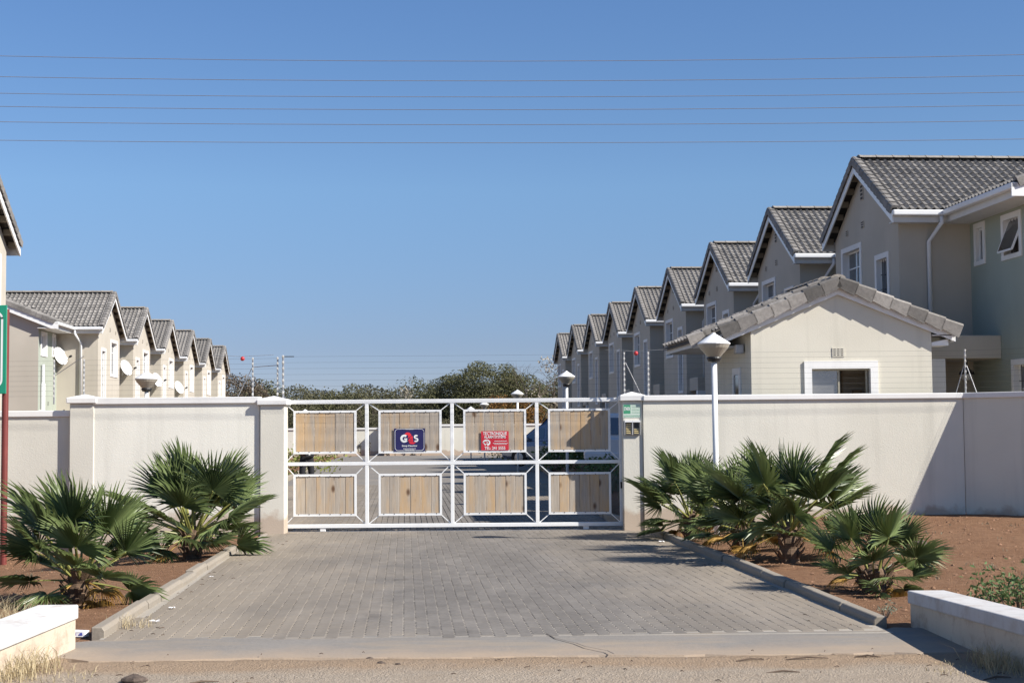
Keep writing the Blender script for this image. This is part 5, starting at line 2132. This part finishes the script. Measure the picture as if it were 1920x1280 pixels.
# crushed carton and paper scraps
ct = empty("crushed_carton", (-3.44, 11.85, 0.01), radians(-6), "white and blue printed crushed carton beside the left low wall", "carton")
ct.scale = (0.6, 0.6, 0.8)
q = MB()
q.add([(-0.14, -0.04, 0), (0.13, -0.05, 0), (0.15, 0.04, 0), (-0.14, 0.05, 0), (-0.14, -0.045, 0.062), (0.12, -0.03, 0.052), (0.155, 0.05, 0.06), (-0.13, 0.04, 0.068)],
      [(3, 2, 1, 0), (4, 5, 6, 7), (0, 1, 5, 4), (1, 2, 6, 5), (2, 3, 7, 6), (3, 0, 4, 7)])
q.build("carton_body", M_paper, ct, bev=0.004)
q = MB()
for k in range(3):
    x = -0.10 + 0.085 * k
    q.add([(x - .025, -0.0475, 0.02), (x + 0.03, -0.0475, 0.016), (x + 0.02, -0.0455, 0.045), (x - 0.01, -0.0455, 0.040)], [(0, 1, 2, 3)])
q.build("carton_print", M_paperblue, ct)
for k, (x, y, s, lab) in enumerate(((-3.08, 13.55, 0.028, "crumpled white paper scrap beside the left kerb"), (-3.0, 12.55, 0.045, "thin white paper strip near the left kerb"),
                                    (-3.3, 16.4, 0.025, "small white paper scrap farther along the left kerb"), (2.05, 20.9, 0.05, "pinkish-white scrap by the right kerb under the palms"))):
    q = MB()
    rr = random.Random(k + 9)
    n = 4
    vs = [(s * (i / n - .5) * 2, s * (0.9 if k != 1 else 0.18) * (j / n - .5) * 1.3, s * 0.5 * rr.random()) for j in range(n + 1) for i in range(n + 1)]
    q.add(vs, [(j * (n + 1) + i, j * (n + 1) + i + 1, (j + 1) * (n + 1) + i + 1, (j + 1) * (n + 1) + i) for j in range(n) for i in range(n)])
    o = q.build("paper_scrap", M_paper, recalc=False)
    o.location = (x, y, 0.03)
    o.rotation_euler = (0, 0, rr.uniform(0, 1) if k != 1 else 0.1)
    tag(o, lab, "paper scrap")

# ------------------------------------------------------------------ far perimeter walls
def far_wall(a, b2, zt, label):
    rt = empty("perimeter_wall", (0, 0, 0), 0, label, "wall", "perimeter walls at the far end")
    m1 = MB()
    wall_part(m1, (a, b2), 0.22, -0.5, zt - 0.12)
    m1.build("wall_body", M_wall, rt)
    m2 = MB()
    d = Vector((b2[0] - a[0], b2[1] - a[1], 0)).normalized()
    n = Vector((-d.y, d.x, 0)) * 0.06
    wall_part(m2, ((a[0] - n.x, a[1] - n.y), (b2[0] - n.x, b2[1] - n.y)), 0.34, zt - 0.118, zt)
    m2.build("coping", M_white, rt)
    return rt
far_wall((-30, 98.2), (-8.05, 98.2), 1.84, "far cream wall seen through the left gate bays")
far_wall((-8.0, 97.6), (3.5, 97.6), 2.02, "far wall seen through the middle gate bays, mostly in shade")
q = MB()
q.box(-8.4, -8.0, 97.45, 97.9, -0.3, 2.0)
q.box(-8.48, -7.92, 97.37, 97.98, 2.0, 2.16)
tag(q.build("wall_pier", M_wall), "square pier where the two far walls step", "pier")

# plants inside
for k in range(9):
    x, y = -12.6 + 0.85 * k + 0.2 * sin(k * 3), 97.3
    leafy("wall_shrub", (x, y, 0), 70, 0.12, 0.1, 0.75, 0.06, M_thorn, 200 + k, "thin young shrub planted along the far cream wall", "shrub", 0.02, "young shrubs along the far wall")
leafy("garden_bush", (-7.95, 41.0, -0.12), 900, 1.0, 1.0, 1.0, 0.09, M_lime, 31, "yellow-green garden bush behind the gate at left", "bush")
leafy("garden_bush", (-7.6, 52.5, -0.12), 700, 1.6, 0.9, 0.95, 0.09, M_lime, 33, "lime green low bush behind the person", "bush")
leafy("garden_bush", (-8.6, 46.0, -0.12), 700, 0.9, 0.9, 0.7, 0.08, M_weed, 35, "darker green bush between the two lime bushes", "bush")
leafy("garden_bush", (1.0, 76.0, 0.1), 800, 2.2, 1.2, 0.7, 0.10, M_lime, 36, "green hedge-like bush at the foot of the distant lamp post", "bush")
leafy("garden_bush", (1.75, 51.0, 0.25), 900, 0.9, 1.6, 0.75, 0.09, M_weed, 37, "dark shaded bush in front of the silver car", "bush")
leafy("garden_bush", (2.2, 36.0, 0.3), 500, 0.6, 1.2, 0.55, 0.06, M_weed, 38, "low dark bush in the shaded bed behind the gate", "bush")
r = random.Random(55)
q = MB()
for k in range(26):
    y = r.uniform(29, 44)
    x = lerp_line(RR, y) + r.uniform(0.3, 1.3)
    blades(q, (x, y, zg(x, y)), 60, 0.62, 0.16, r, 0.006, 0.5)
tag(q.build("border_grass", M_greygrass, recalc=False), "tall grey-green grass clumps in the shaded bed behind the gate", "grass", None, "stuff")

# ------------------------------------------------------------------ parked cars behind the gate
def car(loc, rz, paint, label, L=4.4, H=1.72, Wd=1.8, suv=True):
    root = empty("parked_car", loc, rz, label, "car", "cars parked behind the gate")
    hw = Wd / 2
    # stations along x: front at +L/2
    st = [(-L / 2, 0.72, 0.40, 0.95), (-L / 2 + 0.12, 0.84, 0.30, 1.02), (-0.9, 0.90, 0.25, 1.03), (0.6, 0.90, 0.25, 1.0), (L / 2 - 0.35, 0.86, 0.28, 0.92), (L / 2 - 0.06, 0.76, 0.32, 0.78), (L / 2, 0.62, 0.40, 0.66)]
    q = MB()
    vs = []
    for (x, w, zb, zt) in st:
        w = w * hw / 0.9
        sec = [(-w * 0.92, zb), (-w, zb + 0.12), (-w, zt - 0.22), (-w * 0.95, zt - 0.04), (-w * 0.86, zt), (w * 0.86, zt), (w * 0.95, zt - 0.04), (w, zt - 0.22), (w, zb + 0.12), (w * 0.92, zb)]
        vs += [(x, y, z) for y, z in sec]
    n = 10
    fs = [tuple(range(n)), tuple(range(len(vs) - 1, len(vs) - n - 1, -1))]
    for k in range(len(st) - 1):
        for j in range(n):
            a, b2 = k * n + j, k * n + (j + 1) % n
            fs.append((a, b2, b2 + n, a + n))
    q.add(vs, fs)
    # cabin
    cab = [(-L / 2 + 0.10, 1.01, 0.80), (-L / 2 + 0.42, H - 0.06, 0.66), (-L / 2 + 0.9, H, 0.64), (0.25, H - 0.02, 0.64), (0.55, H - 0.10, 0.65), (1.25, 0.99, 0.76)]
    vs = []
    for (x, z, w) in cab:
        w = w * hw / 0.9
        wb = 0.80 * hw / 0.9
        vs += [(x, -wb if z < 1.1 else -w, min(z, 5)), (x, wb if z < 1.1 else w, z)]
    base = []
    for (x, z, w) in cab:
        base += [(x, -0.80 * hw / 0.9, 0.985), (x, 0.80 * hw / 0.9, 0.985)]
    m_ = len(vs)
    fs = []
    for k in range(len(cab) - 1):
        a = 2 * k
        fs += [(a, a + 1, a + 3, a + 2), (a, a + 2, a + 2 + m_, a + m_), (a + 1, a + 1 + m_, a + 3 + m_, a + 3)]
    q.add(vs + base, fs)
    bd = q.build("body", paint, root, bev=0.03, seg=2)
    # glass: windscreen, rear screen, sides
    g = MB()
    k_ = hw / 0.9
    g.add([(1.17, -0.68 * k_, 1.07), (1.17, 0.68 * k_, 1.07), (0.62, 0.58 * k_, H - 0.12), (0.62, -0.58 * k_, H - 0.12)], [(0, 1, 2, 3)])
    g.v = [(x + 0.03, y, z + 0.012) for x, y, z in g.v]
    g.build("windscreen", M_cardglass, root)
    g = MB()
    g.add([(-L / 2 + 0.125, -0.66 * k_, 1.10), (-L / 2 + 0.125, 0.66 * k_, 1.10), (-L / 2 + 0.385, 0.57 * k_, H - 0.14), (-L / 2 + 0.385, -0.57 * k_, H - 0.14)], [(0, 1, 2, 3)])
    g.v = [(x - 0.012, y, z) for x, y, z in g.v]
    g.build("rear_window", M_cardglass, root)
    for sg in (-1, 1):
        for (xa, xb, xc, xd) in ((-L / 2 + 0.42, -0.78, -0.78, -L / 2 + 0.62), (-0.70, 0.12, 0.12, -0.70), (0.20, 1.02, 0.48, 0.20)):
            g = MB()
            g.add([(xa, sg * 0.795 * k_, 1.07), (xb, sg * 0.795 * k_, 1.07), (xc, sg * 0.672 * k_, H - 0.14), (xd, sg * 0.672 * k_, H - 0.14)], [(0, 1, 2, 3)])
            g.build("side_window", M_cardglass, root)
        for x in (-L / 2 + 0.85, L / 2 - 0.85):
            w_ = MB()
            w_.lathe([(0.001, -0.10), (0.33, -0.10), (0.345, -0.06), (0.345, 0.06), (0.33, 0.10), (0.21, 0.105), (0.20, 0.09), (0.001, 0.09)], 22)
            w_.v = [(a + x, sg * (hw - 0.10 + c), b2 + 0.345) for a, b2, c in w_.v]
            wo = w_.build("wheel", M_tyre, root)
            w_ = MB()
            w_.lathe([(0.001, 0.10), (0.06, 0.115), (0.19, 0.10), (0.20, 0.092)], 10)
            w_.v = [(a + x, sg * (hw - 0.10 + c), b2 + 0.345) for a, b2, c in w_.v]
            w_.build("rim", M_steel, wo)
        t_ = MB()
        t_.box(-L / 2 - 0.015, -L / 2 + 0.16, sg * 0.62 * k_ - 0.12, sg * 0.62 * k_ + 0.12, 0.80, 1.12)
        t_.build("tail_light", M_tail, root, bev=0.02)
        t_ = MB()
        t_.box(L / 2 - 0.22, L / 2 - 0.02, sg * 0.60 * k_ - 0.16, sg * 0.60 * k_ + 0.16, 0.62, 0.78)
        t_.build("headlight", M_head, root, bev=0.03)
        t_ = MB()
        t_.box(0.78, 0.93, sg * 0.92 * k_ - 0.07, sg * 0.92 * k_ + 0.07, 1.0, 1.13)
        t_.build("mirror", paint, root, bev=0.03)
    t_ = MB()
    t_.box(-L / 2 - 0.05, -L / 2 + 0.2, -hw * 0.86, hw * 0.86, 0.36, 0.56)
    t_.box(L / 2 - 0.22, L / 2 + 0.04, -hw * 0.78, hw * 0.78, 0.34, 0.52)
    t_.build("bumper", paint, root, bev=0.03)
    return root


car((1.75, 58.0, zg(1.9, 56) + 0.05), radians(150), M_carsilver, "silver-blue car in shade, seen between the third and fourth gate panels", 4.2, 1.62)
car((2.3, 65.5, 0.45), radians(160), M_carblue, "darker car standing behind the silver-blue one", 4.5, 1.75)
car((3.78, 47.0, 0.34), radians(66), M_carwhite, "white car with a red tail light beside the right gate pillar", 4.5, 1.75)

# ------------------------------------------------------------------ person behind the gate
def person(loc, rz):
    verts, edges, rad, idx = [], [], [], {}
    def V_(n, co, r_, par=None, ry=None):
        idx[n] = len(verts)
        verts.append(co)
        rad.append((r_, ry or r_))
        if par: edges.append((idx[par], idx[n]))
    V_("pelvis", (0, 0, 0.95), 0.155, None, 0.115)
    V_("waist", (0, 0.0, 1.10), 0.135, "pelvis", 0.105)
    V_("chest", (0, 0.0, 1.32), 0.165, "waist", 0.12)
    V_("neckb", (0, 0, 1.48), 0.075, "chest")
    V_("neck", (0, -0.01, 1.55), 0.055, "neckb")
    V_("headl", (0, -0.025, 1.62), 0.075, "neck", 0.085)
    V_("head", (0, -0.02, 1.70), 0.085, "headl", 0.10)
    V_("headt", (0, -0.01, 1.77), 0.06, "head", 0.07)
    for s, n in ((-1, "l"), (1, "r")):
        V_("sh" + n, (s * 0.17, 0, 1.43), 0.07, "chest")
        V_("el" + n, (s * 0.245, 0.03, 1.15), 0.048, "sh" + n)
        V_("wr" + n, (s * 0.14, -0.16, 1.06), 0.034, "el" + n)
        V_("pa" + n, (s * 0.07, -0.20, 1.05), 0.036, "wr" + n, 0.020)
        V_("hip" + n, (s * 0.095, 0, 0.86), 0.095, "pelvis")
        V_("kn" + n, (s * 0.11, -0.015, 0.49), 0.066, "hip" + n)
        V_("an" + n, (s * 0.115, 0.02, 0.09), 0.045, "kn" + n)
        V_("toe" + n, (s * 0.13, -0.15, 0.035), 0.035, "an" + n)
    me_ = bpy.data.meshes.new("person")
    me_.from_pydata(verts, edges, [])
    o = link("person", me_)
    sk = o.modifiers.new("skin", 'SKIN')
    sk.use_smooth_shade = True
    for k, (a, b2) in enumerate(rad):
        me_.skin_vertices[0].data[k].radius = (a, b2)
        me_.skin_vertices[0].data[k].use_root = (k == 0)
    ss_ = o.modifiers.new("sub", 'SUBSURF')
    ss_.levels = ss_.render_levels = 2
    bpy.context.view_layer.update()
    dg = bpy.context.evaluated_depsgraph_get()
    m2 = bpy.data.meshes.new_from_object(o.evaluated_get(dg))
    o.modifiers.clear()
    o.data = m2
    m2.materials.clear()
    for m_ in (M_cloth, M_skin, M_black):
        m2.materials.append(m_)
    for p in m2.polygons:
        c = p.center
        mi = 0
        if c.z > 1.50 or (c.y < -0.14 and 0.95 < c.z < 1.2):
            mi = 1
        if c.z < 0.10:
            mi = 2
        p.material_index = mi
        p.use_smooth = True
    # face, ears, fingers as part of the same mesh
    bm = bmesh.new()
    bm.from_mesh(m2)
    ex = MB()
    for s in (-1, 1):
        ex.sphere((s * 0.035, -0.105, 1.70), 0.012, 8, 5, 2)
        ex.sphere((s * 0.088, -0.015, 1.69), 0.022, 8, 5, 1)
        for k, ln in enumerate((0.062, 0.074, 0.078, 0.070)):
            zz = 1.075 - 0.019 * k
            x0 = s * 0.062
            ex.tube([(x0, -0.205, zz), (x0 - s * ln * 0.5, -0.228, zz - 0.004), (x0 - s * ln, -0.225, zz - 0.012)], [0.010, 0.009, 0.006], 6, 1)
        ex.tube([(s * 0.085, -0.20, 1.082), (s * 0.065, -0.225, 1.098), (s * 0.045, -0.235, 1.10)], [0.012, 0.010, 0.007], 6, 1)
    ex.tube([(0, -0.108, 1.70), (0, -0.130, 1.668), (0, -0.108, 1.660)], [0.010, 0.016, 0.010], 6, 1)
    ex.tube([(-0.024, -0.104, 1.635), (0, -0.110, 1.633), (0.024, -0.104, 1.635)], [0.004, 0.007, 0.004], 6, 1)
    exm = ex.mesh("features", [M_cloth, M_skin, M_black])
    bm.from_mesh(exm)
    bm.to_mesh(m2)
    bm.free()
    h = MB()
    h.lathe([(0.093, 0.0), (0.100, 0.03), (0.090, 0.07), (0.05, 0.10), (0.001, 0.11)], 14, 0, (0, -0.005, 1.72))
    h.build("hair", M_hair, o, smooth=True)
    h = MB()
    h.lathe([(0.150, -0.02), (0.154, 0.02)], 18, 0, (0, 0, 0.99))
    h.v = [(x, y * 0.80, z) for x, y, z in h.v]
    h.build("belt", M_black, o)
    h = MB()
    h.box(-0.09, 0.11, -0.30, -0.235, 1.0, 1.13)
    h.build("held_bag", M_black, o, bev=0.02, seg=2)
    h = MB()
    h.box(-0.02, 0.02, -0.306, -0.301, 1.05, 1.09)
    h.build("bag_badge", M_insul, o)
    o.location = loc
    o.rotation_euler = (0, 0, rz)
    tag(o, "person in black clothes standing behind the gate, hands together, half hidden by the panels", "person")
    return o


person((-4.82, 35.0, 0.012), radians(20))

# ------------------------------------------------------------------ trees and bush beyond the estate
def crown_mesh(seed, lobes, n, leaf, m_, fill=0.35, flat=0.7, name="crown"):
    """lobes: (x,y,z,rx,ry,rz); small leaf clumps on twiggy shells, with gaps"""
    r = random.Random(seed)
    q = MB()
    vol = [l[3] * l[4] for l in lobes]
    tot = sum(vol)
    for li, l in enumerate(lobes):
        for k in range(int(n * vol[li] / tot)):
            d = Vector((r.gauss(0, 1), r.gauss(0, 1), r.gauss(0, 1))).normalized()
            rad = (fill + (1 - fill) * r.random()) ** 0.5
            p = Vector((l[0] + d.x * l[3] * rad, l[1] + d.y * l[4] * rad, l[2] + d.z * l[5] * rad))
            nn = noise.noise(p * 0.9 + Vector((seed, 0, 0))) + 0.5 * noise.noise(p * 2.3)
            if nn < -0.22 + 0.20 * rad:
                if r.random() < 0.75:
                    continue
            p += d * 0.25 * l[5] * nn
            nrm = (d * 0.5 + Vector((r.gauss(0, 1), r.gauss(0, 1), r.gauss(0, 1) + 0.4))).normalized()
            a = nrm.orthogonal().normalized()
            a.rotate(Matrix.Rotation(r.uniform(0, 6.28), 3, nrm))
            b2 = nrm.cross(a)
            s = leaf * r.uniform(0.5, 1.3)
            q.add([p - a * s, p - b2 * s * 0.4, p + a * s, p + b2 * s * 0.4], [(0, 1, 2, 3)])
    return q.mesh(name, m_, recalc=False)


def trunk_mesh(seed, h, spread, r0, levels=3, name="trunk", up=0.6):
    r = random.Random(seed)
    q = MB()
    def grow(p, d, l, rad, lv):
        pts, rr = [p], [rad]
        for k in range(3):
            d = (d + Vector((r.gauss(0, .16), r.gauss(0, .16), r.gauss(0, .10)))).normalized()
            p = p + d * l / 3
            pts.append(p)
            rr.append(rad * (1 - 0.2 * (k + 1)))
        q.tube(pts, rr, 5 if lv < 2 else 4)
        if lv < levels:
            for k in range(r.randint(3, 4)):
                a = r.uniform(0, 2 * pi)
                nd = (d * up + Vector((cos(a), sin(a), r.uniform(-0.1, 0.6))) * spread).normalized()
                grow(pts[r.randint(2, 3)], nd, l * r.uniform(0.55, 0.8), rad * 0.5, lv + 1)
    grow(Vector((0, 0, -0.3)), Vector((0, 0, 1)), h, r0, 0)
    return q.mesh(name, M_bark)


def tree(name, loc, crown, trunk, label, cat, s=1.0, rz=0.0, group=None):
    root = empty(name, loc, rz, label, cat, group)
    root.scale = (s, s, s)
    if trunk is not None:
        link("trunk", trunk, root)
    if crown is not None:
        link("crown", crown, root)
    return root


# big umbrella-crowned acacia
lob = [(0, 0, 5.2, 3.0, 2.5, 1.5), (-2.2, 0.3, 4.4, 2.2, 2.0, 1.5), (2.2, -0.2, 4.5, 2.2, 2.0, 1.5), (-3.6, 0, 3.4, 1.6, 1.5, 1.4), (3.4, 0, 3.3, 1.6, 1.5, 1.5), (0.2, -1.2, 3.6, 3.0, 1.8, 1.6), (-1.0, 0, 2.2, 2.6, 1.5, 1.2), (1.5, 0, 2.0, 2.6, 1.5, 1.2)]
tree("acacia_tree", (-1.95, 108, -0.2), crown_mesh(3, lob, 80000, 0.085, M_acacia, 0.2), trunk_mesh(5, 2.2, 0.8, 0.28), "large round-topped green acacia tree behind the middle of the gate", "tree")
# brown-leaved tree in front of it
lob = [(0, 0, 3.0, 2.0, 1.5, 1.2), (1.6, 0, 2.5, 1.5, 1.3, 1.1), (-1.3, 0, 2.2, 1.4, 1.2, 1.1), (0.5, 0, 1.6, 2.4, 1.4, 1.0)]
tree("brown_leaved_tree", (-0.4, 101, -0.2), crown_mesh(13, lob, 12000, 0.10, M_autumn, 0.15), trunk_mesh(15, 1.4, 0.9, 0.14), "brown-leaved autumn tree behind the far lamp posts", "tree")
# almost bare tree with pale seed heads
lob = [(0.9, 0, 6.2, 0.9, 0.8, 0.7), (1.5, 0, 5.4, 0.6, 0.6, 0.5), (0.0, 0, 4.3, 0.7, 0.6, 0.8), (1.9, 0, 3.6, 0.9, 0.8, 0.8)]
tree("bare_tree", (1.45, 100, -0.2), crown_mesh(23, lob, 380, 0.12, M_palegrey, 0.05), trunk_mesh(28, 3.0, 0.75, 0.10, 4, "trunk", 1.1), "nearly bare thin tree with pale seed heads beside the right houses", "tree")
# brownish bush at left behind the last left house
lob = [(0, 0, 3.6, 2.0, 1.6, 1.5), (-1.6, 0, 2.8, 1.8, 1.5, 1.4), (1.2, 0, 2.4, 1.6, 1.5, 1.2)]
tree("brown_bush_tree", (-20.9, 112, -0.3), crown_mesh(33, lob, 24000, 0.085, M_drybush), trunk_mesh(35, 1.6, 0.8, 0.2), "brownish dry-leaved tree just right of the last left house", "tree", 1.22)
# generic thorn bush variants forming the belt
var = []
for k in range(4):
    r = random.Random(300 + k)
    lob = [(r.uniform(-1.5, 1.5), r.uniform(-1, 1), r.uniform(1.6, 3.2), r.uniform(1.2, 2.1), 1.4, r.uniform(0.9, 1.5)) for _ in range(5)] + [(r.uniform(-1.5, 1.5), 0, 0.9, 2.2, 1.5, 1.0) for _ in range(2)]
    var.append((crown_mesh(60 + k, lob, 20000, 0.085, (M_thorn, M_acacia, M_thorn, M_drybush)[k]), trunk_mesh(70 + k, 1.5, 0.9, 0.13, 3)))
twig = trunk_mesh(81, 1.7, 0.85, 0.10, 4, "trunk", 1.0)
spec = [(-16.3, 110, 1.30, 0, "spreading thorn tree right of the left gate pillar"),
        (-9.9, 112, 1.22, 2, "low rounded thorn tree beyond the second gate bay"),
        (-12.6, 116, 1.2, 1, "greenish thorn tree beyond the left gate stile"),
        (-7.0, 110, 1.12, 0, "low thorn bush just left of the big acacia")]
for (x, y, s, v, lab) in spec:
    tree("thorn_tree", (x, y, -0.3), var[v][0], var[v][1], lab, "tree", s, 0.3 * v)
tree("leafless_shrub", (-9.0, 106, -0.2), None, twig, "grey leafless shrub beyond the second gate bay", "shrub", 1.08, 0.4)
tree("leafless_shrub", (-7.6, 107, -0.2), crown_mesh(91, [(0, 0, 4.6, 0.8, 0.5, 0.6)], 130, 0.13, M_palegrey, 0.05), twig, "leafless shrub with a few pale leaves left of the acacia", "shrub", 0.98, 2.0)
tree("leafless_shrub", (2.9, 104, -0.2), crown_mesh(92, [(0, 0, 3.4, 1.2, 0.8, 0.9)], 260, 0.12, M_drybush, 0.05), twig, "leafless shrub below the bare tree at the right houses", "shrub", 0.9, 3.1)
r = random.Random(8)
for k in range(34):
    x = -36 + 1.45 * k + r.uniform(-0.5, 0.5)
    y = 118 + r.uniform(0, 14)
    v = r.choice((0, 1, 2, 2, 0))
    s = r.uniform(1.28, 1.5)
    tree("thorn_tree", (x, y, -0.5), var[v][0], var[v][1], "dull green thorn tree in the dense thicket beyond the far wall", "tree", s, r.uniform(0, 6.28), "thorn trees of the thicket beyond the far wall")
for k in range(16):
    x = -27 + 2.1 * k + r.uniform(-0.5, 0.5)
    tree("thorn_bush", (x, 102.5 + r.uniform(0, 3), -0.9), var[(0, 3, 2)[k % 3]][0], var[k % 3][1], "dark low thorn bush right behind the far wall", "bush", r.uniform(0.75, 0.95), r.uniform(0, 6.28), "low bushes behind the far wall")
